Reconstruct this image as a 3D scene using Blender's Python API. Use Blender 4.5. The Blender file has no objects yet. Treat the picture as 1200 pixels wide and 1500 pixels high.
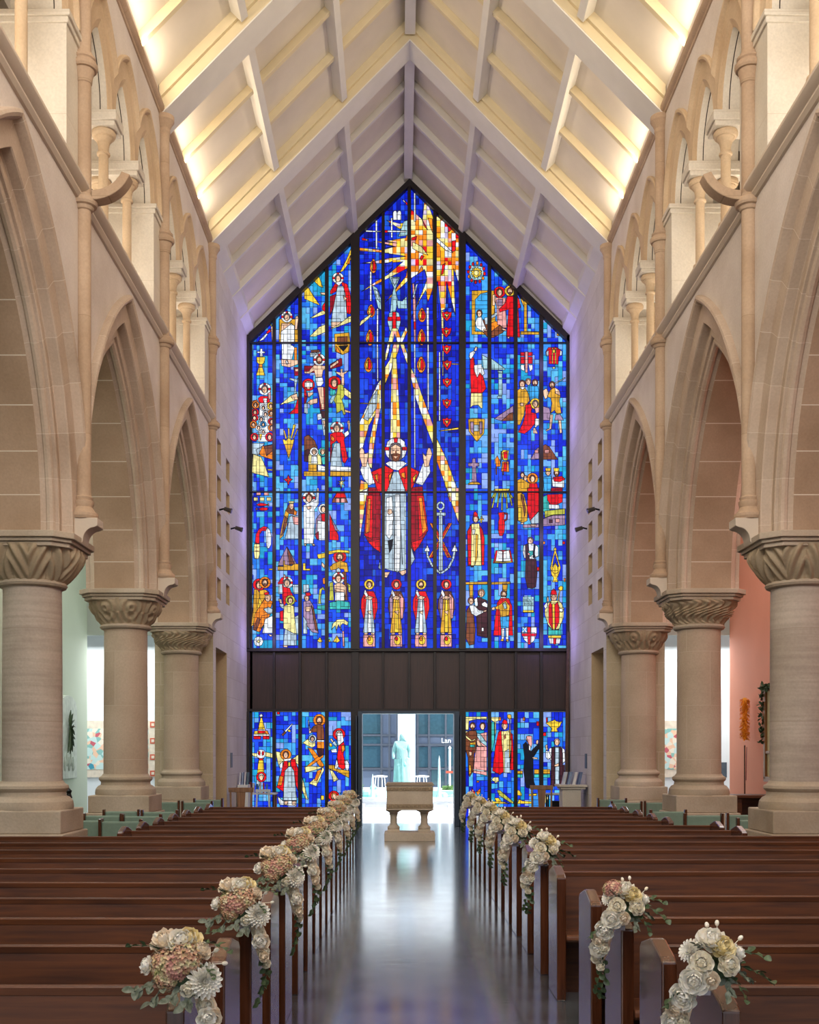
import bpy, bmesh, math, random
from mathutils import Vector, Matrix
from math import pi, sin, cos, sqrt, acos, radians
R = random.Random(7)
scn = bpy.context.scene
COL = scn.collection

# ------------------------------------------------------------------ camera
CX, CZ, F = -0.18, 1.75, 1660.0
cam = bpy.data.objects.new('camera', bpy.data.cameras.new('camera'))
COL.objects.link(cam)
cam.location = (CX, 0, CZ)
cam.rotation_euler = (pi/2, 0, 0)
cam.data.sensor_width = 36; cam.data.sensor_fit = 'AUTO'
cam.data.lens = F/1500*36
cam.data.shift_x = 13/1500
cam.data.shift_y = 352/1500
cam.data.clip_end = 300
scn.camera = cam
scn.view_settings.view_transform = 'Standard'
scn.view_settings.look = 'None'
scn.view_settings.exposure = 0.0
scn.cycles.use_denoising = True
scn.cycles.max_bounces = 8
scn.cycles.diffuse_bounces = 4
scn.cycles.caustics_reflective = False
scn.cycles.caustics_refractive = False
scn.cycles.sample_clamp_indirect = 6

# ------------------------------------------------------------------ materials
def lin(h):
    h = h.lstrip('#'); o = []
    for i in (0, 2, 4):
        c = int(h[i:i+2], 16)/255
        o.append(c/12.92 if c <= .04045 else ((c+.055)/1.055)**2.4)
    return (*o, 1)
class NT:
    def __init__(s, name):
        s.m = bpy.data.materials.new(name); s.m.use_nodes = True
        s.t = s.m.node_tree; s.b = s.t.nodes['Principled BSDF']; s.out = s.t.nodes['Material Output']
    def n(s, typ, **kw):
        nd = s.t.nodes.new(typ)
        for k, v in kw.items():
            if k.startswith('i_'): nd.inputs[k[2:].replace('_', ' ')].default_value = v
            else: setattr(nd, k, v)
        return nd
    def l(s, a, b): s.t.links.new(a, b)
def ramp(nt, fac, stops):
    r = nt.n('ShaderNodeValToRGB')
    e = r.color_ramp.elements
    e[0].position, e[0].color = stops[0]; e[1].position, e[1].color = stops[-1]
    for p, c in stops[1:-1]:
        q = e.new(p); q.color = c
    nt.l(fac, r.inputs[0]); return r
def mixc(nt, a, b, fac, mode='MIX'):
    m = nt.n('ShaderNodeMix', data_type='RGBA', blend_type=mode)
    for k, v in ((0, fac), (6, a), (7, b)):
        if hasattr(v, 'is_output'): nt.l(v, m.inputs[k])
        else: m.inputs[k].default_value = v
    return m.outputs[2]
def bump(nt, h, strength=.2, dist=.02):
    b = nt.n('ShaderNodeBump'); b.inputs['Strength'].default_value = strength; b.inputs['Distance'].default_value = dist
    nt.l(h, b.inputs['Height']); nt.l(b.outputs[0], nt.b.inputs['Normal'])

def stone(name, c1, c2, axes=None, bw=.9, bh=.42, mortar=None, msize=.006, uv=False, rough=.85, band=False, offset=.5, layers=False):
    """carved stone with faint clouding and, where asked, thin pointed joints"""
    nt = NT(name); tc = nt.n('ShaderNodeTexCoord'); g = nt.n('ShaderNodeNewGeometry')
    nz = nt.n('ShaderNodeTexNoise', i_Scale=1.3, i_Detail=6.0); nt.l(g.outputs['Position'], nz.inputs['Vector'])
    base = ramp(nt, nz.outputs[0], [(.3, lin(c1)), (.72, lin(c2))]).outputs[0]
    fine = nt.n('ShaderNodeTexNoise', i_Scale=38.0, i_Detail=4.0); nt.l(g.outputs['Position'], fine.inputs['Vector'])
    fr = ramp(nt, fine.outputs[0], [(.3, (.86, .86, .86, 1)), (.7, (1, 1, 1, 1))])
    base = mixc(nt, base, fr.outputs[0], .8, 'MULTIPLY')
    if layers:
        mp = nt.n('ShaderNodeMapping'); mp.inputs['Scale'].default_value = (1.2, 1.2, 22)
        mp.inputs['Rotation'].default_value = (.05, .04, 0)
        nt.l(g.outputs['Position'], mp.inputs[0])
        ly = nt.n('ShaderNodeTexNoise', i_Scale=1.0, i_Detail=5.0); nt.l(mp.outputs[0], ly.inputs['Vector'])
        lr = ramp(nt, ly.outputs[0], [(.35, (.74, .72, .7, 1)), (.65, (1, 1, 1, 1))])
        base = mixc(nt, base, lr.outputs[0], .6, 'MULTIPLY')
    if axes or uv:
        cb = nt.n('ShaderNodeCombineXYZ')
        if uv:
            nt.l(tc.outputs['UV'], cb.inputs[0]); sp = nt.n('ShaderNodeSeparateXYZ'); nt.l(tc.outputs['UV'], sp.inputs[0])
            nt.l(sp.outputs[0], cb.inputs[1]); cb.inputs[0].default_value = 0
            nt.t.links.remove(cb.inputs[0].links[0]); cb.inputs[0].default_value = 250
        else:
            sp = nt.n('ShaderNodeSeparateXYZ'); nt.l(g.outputs['Position'], sp.inputs[0])
            nt.l(sp.outputs['XYZ'.index(axes[0])], cb.inputs[0]); nt.l(sp.outputs['XYZ'.index(axes[1])], cb.inputs[1])
        br = nt.n('ShaderNodeTexBrick'); br.offset = offset
        br.inputs['Scale'].default_value = 1; br.inputs['Brick Width'].default_value = bw if not uv else 1000
        br.inputs['Row Height'].default_value = bh; br.inputs['Mortar Size'].default_value = msize
        br.inputs['Mortar Smooth'].default_value = .3
        br.inputs['Color1'].default_value = (1, 1, 1, 1); br.inputs['Color2'].default_value = (.88, .87, .85, 1)
        br.inputs['Mortar'].default_value = (1, 1, 1, 1)
        nt.l(cb.outputs[0], br.inputs['Vector'])
        base = mixc(nt, base, br.outputs['Color'], 1.0, 'MULTIPLY')
        base = mixc(nt, base, lin(mortar or 'd8cdbd'), br.outputs['Fac'])
    nt.l(base, nt.b.inputs['Base Color']); nt.b.inputs['Roughness'].default_value = rough
    bump(nt, fine.outputs[0], .25, .01)
    return nt.m
def plain(name, c, rough=.6, metal=0, noise=.12, scale=8, spec=.5):
    nt = NT(name); g = nt.n('ShaderNodeNewGeometry')
    nz = nt.n('ShaderNodeTexNoise', i_Scale=float(scale), i_Detail=4.0); nt.l(g.outputs['Position'], nz.inputs['Vector'])
    r = ramp(nt, nz.outputs[0], [(.3, (1-noise*2, 1-noise*2, 1-noise*2, 1)), (.7, (1, 1, 1, 1))])
    nt.l(mixc(nt, lin(c), r.outputs[0], 1.0, 'MULTIPLY'), nt.b.inputs['Base Color'])
    nt.b.inputs['Roughness'].default_value = rough; nt.b.inputs['Metallic'].default_value = metal
    nt.b.inputs['Specular IOR Level'].default_value = spec
    return nt.m
def wood(name, c1, c2, axis=0, rough=.3, coat=.3):
    nt = NT(name); g = nt.n('ShaderNodeNewGeometry')
    mp = nt.n('ShaderNodeMapping'); sc = [14, 14, 14]; sc[axis] = .9
    mp.inputs['Scale'].default_value = sc; nt.l(g.outputs['Position'], mp.inputs[0])
    nz = nt.n('ShaderNodeTexNoise', i_Scale=2.2, i_Detail=7.0, i_Distortion=.4); nt.l(mp.outputs[0], nz.inputs['Vector'])
    r = ramp(nt, nz.outputs[0], [(.28, lin(c1)), (.72, lin(c2))])
    nt.l(r.outputs[0], nt.b.inputs['Base Color'])
    nt.b.inputs['Roughness'].default_value = rough
    nt.b.inputs['Coat Weight'].default_value = coat; nt.b.inputs['Coat Roughness'].default_value = .18
    bump(nt, nz.outputs[0], .08, .004)
    return nt.m
WALL = stone('ashlar_wall', 'cdbfb2', 'dfd4ca', axes='YZ', bw=1.1, bh=.44, mortar='cdbfb0', msize=.004)
WALLP = stone('smooth_wall_stone', 'd2c5ba', 'e6dcd4')
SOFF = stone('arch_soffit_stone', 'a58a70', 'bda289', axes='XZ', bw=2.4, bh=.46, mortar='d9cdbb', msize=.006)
ARCH = stone('moulded_arch_stone', 'bba48f', 'd3bfac', uv=True, bh=.47, mortar='cfc0ae', msize=.004)
TRI = stone('gallery_arch_stone', 'c3a684', 'dcc4a4')
SHAFT = stone('shaft_stone', 'b3967a', 'cdb399', axes='YZ', bw=30, bh=1.35, mortar='9c8468', msize=.003)
COLM = stone('column_stone', 'b5a08a', 'ccb9a4', axes='XZ', bw=.9, bh=.82, mortar='c4b4a0', msize=.004, offset=.37)
COLR = stone('rough_column_stone', 'b0a092', 'cfc2b4', axes='XZ', bw=30, bh=1.05, mortar='a09080', msize=.003, layers=True)
CARV = stone('carved_capital_stone', 'a39075', 'bba88c')
PLIN = stone('plinth_stone', 'a8967f', 'c6b7a4')
PALE = stone('pale_pier_stone', 'd8cdbc', 'e8e0d2', axes='XZ', bw=5, bh=1.1, mortar='c0b29e', msize=.003)
ENDW = stone('end_wall_stone', 'dcd4ce', 'ece6e2', axes='YZ', bw=1.0, bh=.42, mortar='b7a99e', msize=.004)
ROOF = plain('cream_roof_board', 'e4dacb', .8, noise=.04, scale=2)
BEAM = plain('cream_beam_paint', 'e2d2ae', .7, noise=.04, scale=3)
PURL = plain('white_purlin_paint', 'e6e2da', .7, noise=.03, scale=3)
DARKM = plain('dark_bronze_frame', '241c1c', .45, metal=.2, noise=.1)
PANELW = wood('dark_stained_panel', '2b1714', '3f2620', axis=2, rough=.5, coat=.1)
STEEL = plain('slate_steel', '3c4652', .35, metal=.6, noise=.05)
PEW = wood('pew_oak', '3e1d08', '663612', axis=0, rough=.5, coat=.04)
PEWE = wood('pew_end_oak', '3b1e0e', '5e3420', axis=2, rough=.22, coat=.8)
GREENW = plain('pale_green_plaster', 'd3dcc8', .8, noise=.03, scale=1)
CORAL = plain('coral_plaster', 'e09477', .8, noise=.03, scale=1)
WHITEW = plain('white_plaster', 'e6ecec', .8, noise=.02, scale=1)
FONTM = stone('font_stone', 'cbbba4', 'e4d8c4')
BLACK = plain('black_metal', '191919', .4, metal=.5)
def floor_mat():
    nt = NT('polished_slate_floor'); g = nt.n('ShaderNodeNewGeometry')
    nz = nt.n('ShaderNodeTexNoise', i_Scale=2.5, i_Detail=8.0); nt.l(g.outputs['Position'], nz.inputs['Vector'])
    mp = nt.n('ShaderNodeMapping'); mp.inputs['Scale'].default_value = (1.5, 7, 1); nt.l(g.outputs['Position'], mp.inputs[0])
    st = nt.n('ShaderNodeTexNoise', i_Scale=2.2, i_Detail=5.0); nt.l(mp.outputs[0], st.inputs['Vector'])
    base = ramp(nt, nz.outputs[0], [(.3, lin('3e464c')), (.7, lin('5a6268'))]).outputs[0]
    br = nt.n('ShaderNodeTexBrick'); br.offset = 0
    for k, v in (('Scale', 1), ('Brick Width', 1.22), ('Row Height', 1.1), ('Mortar Size', .006)): br.inputs[k].default_value = v
    mo = nt.n('ShaderNodeMapping'); mo.inputs['Location'].default_value = (.61, 0, 0); nt.l(g.outputs['Position'], mo.inputs[0])
    nt.l(mo.outputs[0], br.inputs['Vector'])
    base = mixc(nt, base, lin('2c2f2f'), br.outputs['Fac'])
    nt.l(base, nt.b.inputs['Base Color'])
    rr = ramp(nt, nz.outputs[0], [(.3, (.13,)*3+(1,)), (.75, (.28,)*3+(1,))]); nt.l(rr.outputs[0], nt.b.inputs['Roughness'])
    nt.b.inputs['Specular IOR Level'].default_value = 1.0
    nt.b.inputs['IOR'].default_value = 1.85; nt.b.inputs['Coat Weight'].default_value = 1.0; nt.b.inputs['Coat Roughness'].default_value = .14
    bump(nt, st.outputs[0], .12, .02)
    return nt.m
FLOOR = floor_mat()

# ------------------------------------------------------------------ mesh accumulator
class MB:
    def __init__(s): s.v = []; s.f = []; s.uv = []; s.c = []
    def add(s, vs, fs, uvs=None, cols=None):
        b = len(s.v); s.v += [tuple(p) for p in vs]
        for i, f in enumerate(fs):
            s.f.append(tuple(b+j for j in f))
            s.uv.append([uvs[j] for j in f] if uvs else [(0, 0)]*len(f))
            s.c.append(cols[i] if cols else (1, 1, 1, 1))
        return s
    def box(s, x0, x1, y0, y1, z0, z1):
        vs = [(x, y, z) for x in (x0, x1) for y in (y0, y1) for z in (z0, z1)]
        return s.add(vs, [(0, 1, 3, 2), (4, 6, 7, 5), (0, 4, 5, 1), (2, 3, 7, 6), (0, 2, 6, 4), (1, 5, 7, 3)])
    def prism(s, pts, a0, a1, axis='y'):
        """polygon pts extruded along an axis; pts are (u,v): axis y -> (x,z); x -> (y,z); z -> (x,y)"""
        n = len(pts)
        def P(p, a): return {'y': (p[0], a, p[1]), 'x': (a, p[0], p[1]), 'z': (p[0], p[1], a)}[axis]
        vs = [P(p, a0) for p in pts]+[P(p, a1) for p in pts]
        return s.add(vs, [tuple(range(n)), tuple(reversed(range(n, 2*n)))]+[(i, (i+1) % n, n+(i+1) % n, n+i) for i in range(n)])
    def lathe(s, prof, c=(0, 0, 0), n=24, caps=True, sx=1, sy=1, ph=0):
        """prof: list (r,z)"""
        vs = []
        for r, z in prof:
            for k in range(n):
                a = 2*pi*k/n+ph; vs.append((c[0]+r*cos(a)*sx, c[1]+r*sin(a)*sy, c[2]+z))
        fs = []
        for i in range(len(prof)-1):
            for k in range(n):
                k2 = (k+1) % n; fs.append((i*n+k, i*n+k2, (i+1)*n+k2, (i+1)*n+k))
        if caps:
            fs.append(tuple(reversed(range(n)))); m = (len(prof)-1)*n; fs.append(tuple(range(m, m+n)))
        return s.add(vs, fs)
    def tube(s, pts, r, n=8, caps=True):
        pts = [Vector(p) for p in pts]; rs = r if isinstance(r, (list, tuple)) else [r]*len(pts)
        vs = []; up = Vector((0, 0, 1)); prev = None
        for i, p in enumerate(pts):
            d = (pts[min(i+1, len(pts)-1)]-pts[max(i-1, 0)]).normalized()
            if prev is None:
                a = d.cross(up)
                if a.length < .01: a = d.cross(Vector((1, 0, 0)))
            else: a = prev-d*prev.dot(d)
            a.normalize(); prev = a; b = d.cross(a)
            for k in range(n):
                t = 2*pi*k/n; vs.append(p+(a*cos(t)+b*sin(t))*rs[i])
        fs = [(i*n+k, i*n+(k+1) % n, (i+1)*n+(k+1) % n, (i+1)*n+k) for i in range(len(pts)-1) for k in range(n)]
        if caps: fs += [tuple(reversed(range(n))), tuple(range((len(pts)-1)*n, len(pts)*n))]
        return s.add(vs, fs)
    def ellipsoid(s, c, r, n=12, m=8):
        return s.lathe([(max(.001, sin(pi*i/m))*1, -cos(pi*i/m)*r[2]) for i in range(m+1)], c, n, True, r[0], r[1])
    def xf(s, M):
        s.v = [tuple(M @ Vector(p)) for p in s.v]; return s
    def clip(s, co, no):
        """cut away what lies on the +no side"""
        bm = bmesh.new(); uvl = bm.loops.layers.uv.new('UVMap')
        vs = [bm.verts.new(p) for p in s.v]
        for f, u in zip(s.f, s.uv):
            try:
                fc = bm.faces.new([vs[i] for i in f])
                for lp, q in zip(fc.loops, u): lp[uvl].uv = q
            except ValueError: pass
        bmesh.ops.bisect_plane(bm, geom=bm.verts[:]+bm.edges[:]+bm.faces[:], plane_co=co, plane_no=no, clear_outer=True)
        bm.verts.index_update()
        s.v = [tuple(v.co) for v in bm.verts]; s.f = []; s.uv = []; s.c = []
        for fc in bm.faces:
            s.f.append(tuple(v.index for v in fc.verts)); s.uv.append([tuple(lp[uvl].uv) for lp in fc.loops]); s.c.append((1, 1, 1, 1))
        bm.free(); return s
    def build(s, name, mat, parent=None, smooth=True, angle=.6, recalc=True, color=False, bev=0):
        me = bpy.data.meshes.new(name); me.from_pydata(s.v, [], s.f)
        uvl = me.uv_layers.new(name='UVMap')
        flat = [c for u in s.uv for q in u for c in q]
        if len(flat) == 2*len(me.loops): uvl.data.foreach_set('uv', flat)
        if color:
            ca = me.color_attributes.new('Col', 'FLOAT_COLOR', 'CORNER')
            ca.data.foreach_set('color', [c for f, q in zip(s.f, s.c) for _ in f for c in q])
        if recalc:
            bm = bmesh.new(); bm.from_mesh(me); bmesh.ops.recalc_face_normals(bm, faces=bm.faces[:]); bm.to_mesh(me); bm.free()
        me.materials.append(mat)
        if smooth:
            me.polygons.foreach_set('use_smooth', [True]*len(me.polygons)); me.set_sharp_from_angle(angle=angle)
        o = bpy.data.objects.new(name, me); COL.objects.link(o)
        if parent: o.parent = parent
        if bev:
            b = o.modifiers.new('bevel', 'BEVEL'); b.width = bev; b.segments = 2; b.limit_method = 'ANGLE'
        return o
def thing(name, label, cat, loc=(0, 0, 0), rz=0, group=None):
    o = bpy.data.objects.new(name, None); COL.objects.link(o); o.empty_display_size = .1
    o.location = loc; o.rotation_euler = (0, 0, rz)
    o['label'] = label; o['category'] = cat
    if group: o['group'] = group
    return o
def tag(o, label, cat, group=None):
    o['label'] = label; o['category'] = cat
    if group: o['group'] = group
    return o
def struct(o, label=None, cat='wall'):
    o['kind'] = 'structure'
    if label: o['label'] = label; o['category'] = cat
    return o
def kids(o): return [c for c in bpy.data.objects if c.parent == o]
def dup(root, loc, rz=0, label=None, scale=None):
    ch = [c for c in root.children]
    r = root.copy(); COL.objects.link(r); r.location = loc; r.rotation_euler = (0, 0, rz)
    if scale: r.scale = scale
    if label: r['label'] = label
    for c in ch:
        k = c.copy(); COL.objects.link(k); k.parent = r
        for g in c.children:
            h = g.copy(); COL.objects.link(h); h.parent = k
    return r
SIDES = ((-1, 'left'), (1, 'right'))
# ------------------------------------------------------------------ nave walls and arcades
S, XO = 3.87, 4.95            # nave face and back of the arcade wall
YC = [4.18, 8.60, 13.02, 17.44, 21.86]
BAY = 4.42; ZS = 4.19
def arc(yc, a, Rr, zs, n=26, side=-1):
    """one limb of a pointed arch: from springing up to the apex; a = half span of the opening"""
    tm = acos(-a/Rr); out = []
    for i in range(n+1):
        t = pi+(tm-pi)*i/n
        out.append((yc+side*-1*(a+Rr*cos(t)) if side < 0 else yc-(a+Rr*cos(t)), zs+Rr*sin(t)))
    return out
def limb(yc, a, w, zs, R0, side, n=26):
    Rr = R0+w; q = R0-a       # the centre of a limb sits beyond the middle by q
    tm = acos(-q/Rr); out = []
    for i in range(n+1):
        t = pi+(tm-pi)*i/n
        y = q+Rr*cos(t)      # <= 0
        out.append((yc-side*y, zs+Rr*sin(t)))   # side=+1: right limb
    return out
def arch_sweep(mb, sx, face, yc, a, R0, zs, prof, n=26):
    for side in (-1, 1):
        rows = [limb(yc, a, w, zs, R0, side, n) for w, t in prof]
        vs = []; uv = []
        for (w, t), row in zip(prof, rows):
            for i, (y, z) in enumerate(row):
                vs.append((sx*(face+t), y, z)); uv.append((.35+(pi-acos(max(-1, min(1, (-abs(y-yc)-(R0-a))/(R0+w)))))*R0, t+w))
        m = n+1
        fs = [(j*m+i, j*m+i+1, (j+1)*m+i+1, (j+1)*m+i) for j in range(len(prof)-1) for i in range(n)]
        mb.add(vs, fs, uv)
def face_above(mb, sx, x, y0, y1, zb, zt, yc, a, R0, zs, w, n=26):
    """flat wall face with the pointed opening cut out"""
    pts = sorted(set([p for side in (-1, 1) for p in limb(yc, a, w, zs, R0, side, n)]))
    half = a+w
    def zat(y):
        d = abs(y-yc)
        if d >= half: return zb
        q = R0-a; Rr = R0+w
        return zs+sqrt(max(0, Rr*Rr-(d+q)**2))
    ys = [y0]+[p[0] for p in pts if y0 < p[0] < y1]+[y1]
    for k in range(len(ys)-1):
        ya, yb = ys[k], ys[k+1]
        if yb-ya < 1e-5: continue
        za, zb2 = zat(ya), zat(yb)
        mb.add([(sx*x, ya, za), (sx*x, yb, zb2), (sx*x, yb, zt), (sx*x, ya, zt)], [(0, 1, 2, 3)])
A_ = 1.75; R_ = 3.5
JOINT = plain('reveal_joint', '4a3a2c', .9)  # dark joint line in the pale gallery reveals
PROF = [(.60, .02), (.60, -.05), (.585, -.085), (.555, -.095), (.525, -.08), (.505, -.04), (.495, .012), (.47, .02), (.27, .02), (.26, .035), (.255, .13), (.24, .14), (.22, .135), (.115, .125), (.10, .135),
        (.10, .165), (.085, .18), (.075, .165), (.045, .155), (.018, .168), (.004, .20), (.015, .235), (.04, .25), (.028, .275), (0, .30)]
BACK = [(0, .90), (.05, .95), (.11, .99), (.2, 1.0), (.2, 1.08), (.45, 1.08)]
TPROF = [(.37, .01), (.37, -.04), (.35, -.055), (.32, -.05), (.305, -.025), (.29, 0), (.275, .006), (.09, .006), (.08, .014), (.06, .018), (.045, .03), (.03, .032), (.012, .04), (0, .05)]
for sx, sd in SIDES:
    wall = MB()
    wall.add([(sx*S, -1.5, 0), (sx*S, 4.18, 0), (sx*S, 4.18, 11.95), (sx*S, -1.5, 11.95)], [(0, 1, 2, 3)])
    for b in range(4):
        y0, y1 = YC[b], YC[b+1]; yc = (y0+y1)/2
        face_above(wall, sx, S, y0, y1, ZS, 8.12, yc, A_, R_, ZS, .5)
    # high wall above the gallery, with three small arches to each bay
    for b in range(4):
        y0, y1 = YC[b], YC[b+1]; yc = (y0+y1)/2
        for k in (-1, 0, 1):
            c = yc+k*1.25
            ya = y0 if k < 0 else c-.625; yb = y1 if k > 0 else c+.625
            face_above(wall, sx, S, ya, yb, 9.93, 11.95, c, .45, .87, 9.93, .3, 14)
    w = struct(wall.build('wall_'+sd, WALLP, recalc=False))
    # arcade mouldings, soffits
    for b in range(4):
        yc = (YC[b]+YC[b+1])/2
        m = MB(); arch_sweep(m, sx, S, yc, A_, R_, ZS, PROF)
        m.clip((0, YC[b+1], 0), (0, 1, 0)); m.clip((0, YC[b], 0), (0, -1, 0))
        m.build('arch_moulding', ARCH, w, angle=.5)
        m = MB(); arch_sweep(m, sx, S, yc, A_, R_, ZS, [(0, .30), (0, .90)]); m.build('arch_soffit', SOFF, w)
        m = MB(); arch_sweep(m, sx, S, yc, A_, R_, ZS, BACK)
        m.clip((0, YC[b+1], 0), (0, 1, 0)); m.clip((0, YC[b], 0), (0, -1, 0))
        m.build('rear_arch_moulding', ARCH, w, angle=.9)
        m = MB()
        face_above(m, sx, XO, YC[b], YC[b+1], ZS, 8.12, yc, A_, R_, ZS, .45)
        m.build('aisle_wall_face', WALLP, w, recalc=False)
        # gallery arches
        for k in (-1, 0, 1):
            c = yc+k*1.25
            m = MB(); arch_sweep(m, sx, S, c, .45, .87, 9.93, TPROF, 16)
            lo = c-.625 if k >= 0 else YC[b]; hi = c+.625 if k <= 0 else YC[b+1]
            m.clip((0, hi, 0), (0, 1, 0)); m.clip((0, lo, 0), (0, -1, 0))
            m.build('gallery_arch', TRI, w, angle=.6)
            m = MB(); arch_sweep(m, sx, S, c, .45, .87, 9.93, [(0, .05), (0, .13)], 16); arch_sweep(m, sx, S, c, .45, .87, 9.93, [(0, .142), (0, .62)], 16)
            m.build('gallery_reveal', PALE, w)
            m = MB(); arch_sweep(m, sx, S, c, .45, .87, 9.93, [(0, .13), (.03, .131), (.03, .141), (0, .142)], 16); m.build('dark_joint', JOINT, w)
        # piers at both ends of the bay
        for ya, yb in ((YC[b], yc-1.70), (yc+1.70, YC[b+1])):
            m = MB().box(sx*S, sx*(S+.95), ya, yb, 8.2, 9.82); m.build('gallery_pier', PALE, w, False)
            m = MB(); e = .05
            far = ya if ya == YC[b] else ya-e; fa2 = yb if yb == YC[b+1] else yb+e
            m.box(sx*(S-e), sx*(S+1), far, fa2, 9.865, 9.93)
            m.box(sx*(S-e*.5), sx*(S+.98), ya if ya == YC[b] else ya-e*.5, yb if yb == YC[b+1] else yb+e*.5, 9.80, 9.866)
            m.build('pier_cap', PALE, w, False, bev=.008)
    # jambs of arches on the abacus line run down to it (short straight pieces)
    # string course (gallery sill)
    sill = [(S+.02, 8.05), (S-.03, 8.06), (S-.06, 8.10), (S-.05, 8.14), (S-.10, 8.17), (S-.125, 8.21), (S-.12, 8.25), (S+.02, 8.33), (S+.5, 8.34), (S+.5, 8.05)]
    MB().prism([(sx*x, z) for x, z in sill], 4.18, 21.95).build('sill_moulding', ARCH, w)
    MB().prism([(sx*x, z) for x, z in [(S+.01, 11.50), (S-.02, 11.51), (S-.03, 11.535), (S-.06, 11.55), (S-.08, 11.585), (S-.08, 11.63), (S+.01, 11.65)]], 4.18, 21.95).build('cornice', SHAFT, w)
    # gallery passage: floor, back wall with vertical joints
    MB().box(sx*(S+.45), sx*5.05, 4.18, 22.3, 8.12, 8.26).build('gallery_floor', WALLP, w, False)
    MB().box(sx*4.95, sx*5.10, 4.18, 22.3, 8.2, 12.6).build('gallery_back_wall', PALE, w, False)
    MB().box(sx*(S+.40), sx*5.0, 4.18, 22.3, 11.3, 11.36).build('gallery_ceiling', PALE, w, False)
    for b in range(1, 4):
        yc = (YC[b]+YC[b+1])/2
        for k in (-1, 0, 1):
            MB().box(sx*4.925, sx*4.955, yc+k*1.25+.62, yc+k*1.25+.645, 8.3, 11.2).build('conduit', plain('conduit_brown', '6b5238'), w, False)
    # end wall of the nave beyond the last column, with pierced square openings and a deep doorway niche
    holes = []
    for zc in (6.95, 6.15, 5.35, 4.60, 3.85):
        pass
    cols = [(22.78, 23.26), (23.95, 24.43)]
    zr = [[(7.62, 8.08), (6.88, 7.34), (6.16, 6.62), (5.50, 5.94), (4.86, 5.28)], [(7.54, 7.98), (6.86, 7.28), (6.26, 6.66), (5.56, 5.98), (4.90, 5.32)]]
    holes = [(c[0], c[1], a, b2) for c, rr in zip(cols, zr) for a, b2 in rr]
    holes.append((22.62, 24.05, 0.0, 3.85))
    ys = sorted({21.86, 22.3, 27.42}|{h[0] for h in holes}|{h[1] for h in holes})
    zs = sorted({0, ZS, 11.95}|{h[2] for h in holes}|{h[3] for h in holes})
    m = MB()
    for i in range(len(ys)-1):
        for j in range(len(zs)-1):
            cy, cz = (ys[i]+ys[i+1])/2, (zs[j]+zs[j+1])/2
            if any(h[0] < cy < h[1] and h[2] < cz < h[3] for h in holes): continue
            if cy < 22.3 and cz < 4.19:
                if cy < 22.3: continue
            m.add([(sx*S, ys[i], zs[j]), (sx*S, ys[i+1], zs[j]), (sx*S, ys[i+1], zs[j+1]), (sx*S, ys[i], zs[j+1])], [(0, 1, 2, 3)])
    m.build('end_bay_face', ENDW, w, recalc=False)
    BROWN = stone('reveal_stone_'+sd, 'c4ab86', 'd8c09c')
    for h in holes:
        y0, y1, z0, z1 = h; d = .32 if z1-z0 < 1 else .5
        x0, x1 = sx*S, sx*(S+d)
        vs = [(x0, y0, z0), (x0, y1, z0), (x0, y1, z1), (x0, y0, z1), (x1, y0, z0), (x1, y1, z0), (x1, y1, z1), (x1, y0, z1)]
        MB().add(vs, [(0, 1, 5, 4), (1, 2, 6, 5), (2, 3, 7, 6), (3, 0, 4, 7), (4, 5, 6, 7)]).build('pierced_opening' if d < .4 else 'doorway_niche', BROWN, w, False, recalc=False)
    nm = MB().box(sx*(S+.42), sx*(S+.47), 22.8, 23.85, 0.0, 3.6); nm.build('niche_door', plain('cream_door', 'a8977a'), w, False)
    # the wall's end facing the altar, behind the last column
    MB().box(sx*(S+.001), sx*5.02, 22.3, 22.36, 0, ZS).build('respond', stone('respond_stone_'+sd, 'c6b596', 'd8c9ac', axes='XZ', bw=.7, bh=.44, mortar='d6cab6', msize=.005), w, False)
    MB().box(sx*4.97, sx*5.02, 22.36, 27.4, 0, 8.3).build('end_bay_back', WHITEW, w, False)
    for ky in (22.36,):
        MB().box(sx*(S-.0), sx*5.0, 21.86, 22.36, ZS, ZS+.02).build('lintel', SOFF, w, False)

# small gallery columns: thing with abacus, capital, shaft, base
def small_column(sx):
    t = thing('gallery_column', 'x', 'column', (0, 0, 8.33), 0, 'paired stone columns of the gallery arcades')
    cap = [(.063, 1.10), (.082, 1.11), (.086, 1.125), (.082, 1.14), (.066, 1.15), (.068, 1.21), (.082, 1.27), (.115, 1.315), (.118, 1.33), (.14, 1.335), (.155, 1.36), (.155, 1.39), (.14, 1.42)]
    bas = [(.13, 0), (.13, .10), (.115, .115), (.12, .15), (.105, .18), (.085, .19), (.095, .215), (.09, .235), (.065, .25)]
    for dx in (.14, .52):
        MB().lathe([(.063, .22), (.063, 1.12)], (sx*dx, 0, 0), 14).build('shaft', TRI, t)
        MB().lathe(cap, (sx*dx, 0, 0), 20).build('capital', TRI, t, angle=.4)
        MB().lathe(bas, (sx*dx, 0, 0), 18).build('base', TRI, t)
    m = MB(); m.box(sx*-.07, sx*.72, -.20, .20, 1.47, 1.60); m.box(sx*-.045, sx*.70, -.175, .175, 1.41, 1.475)
    m.build('abacus', PALE, t, False, bev=.012)
    m = MB(); m.box(sx*-.03, sx*.68, -.16, .16, -.06, .02); m.build('plinth', TRI, t, False, bev=.01)
    return t
ordw = ['second arcade bay from the altar end', 'middle bay', 'bay next to the glass wall']
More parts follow.
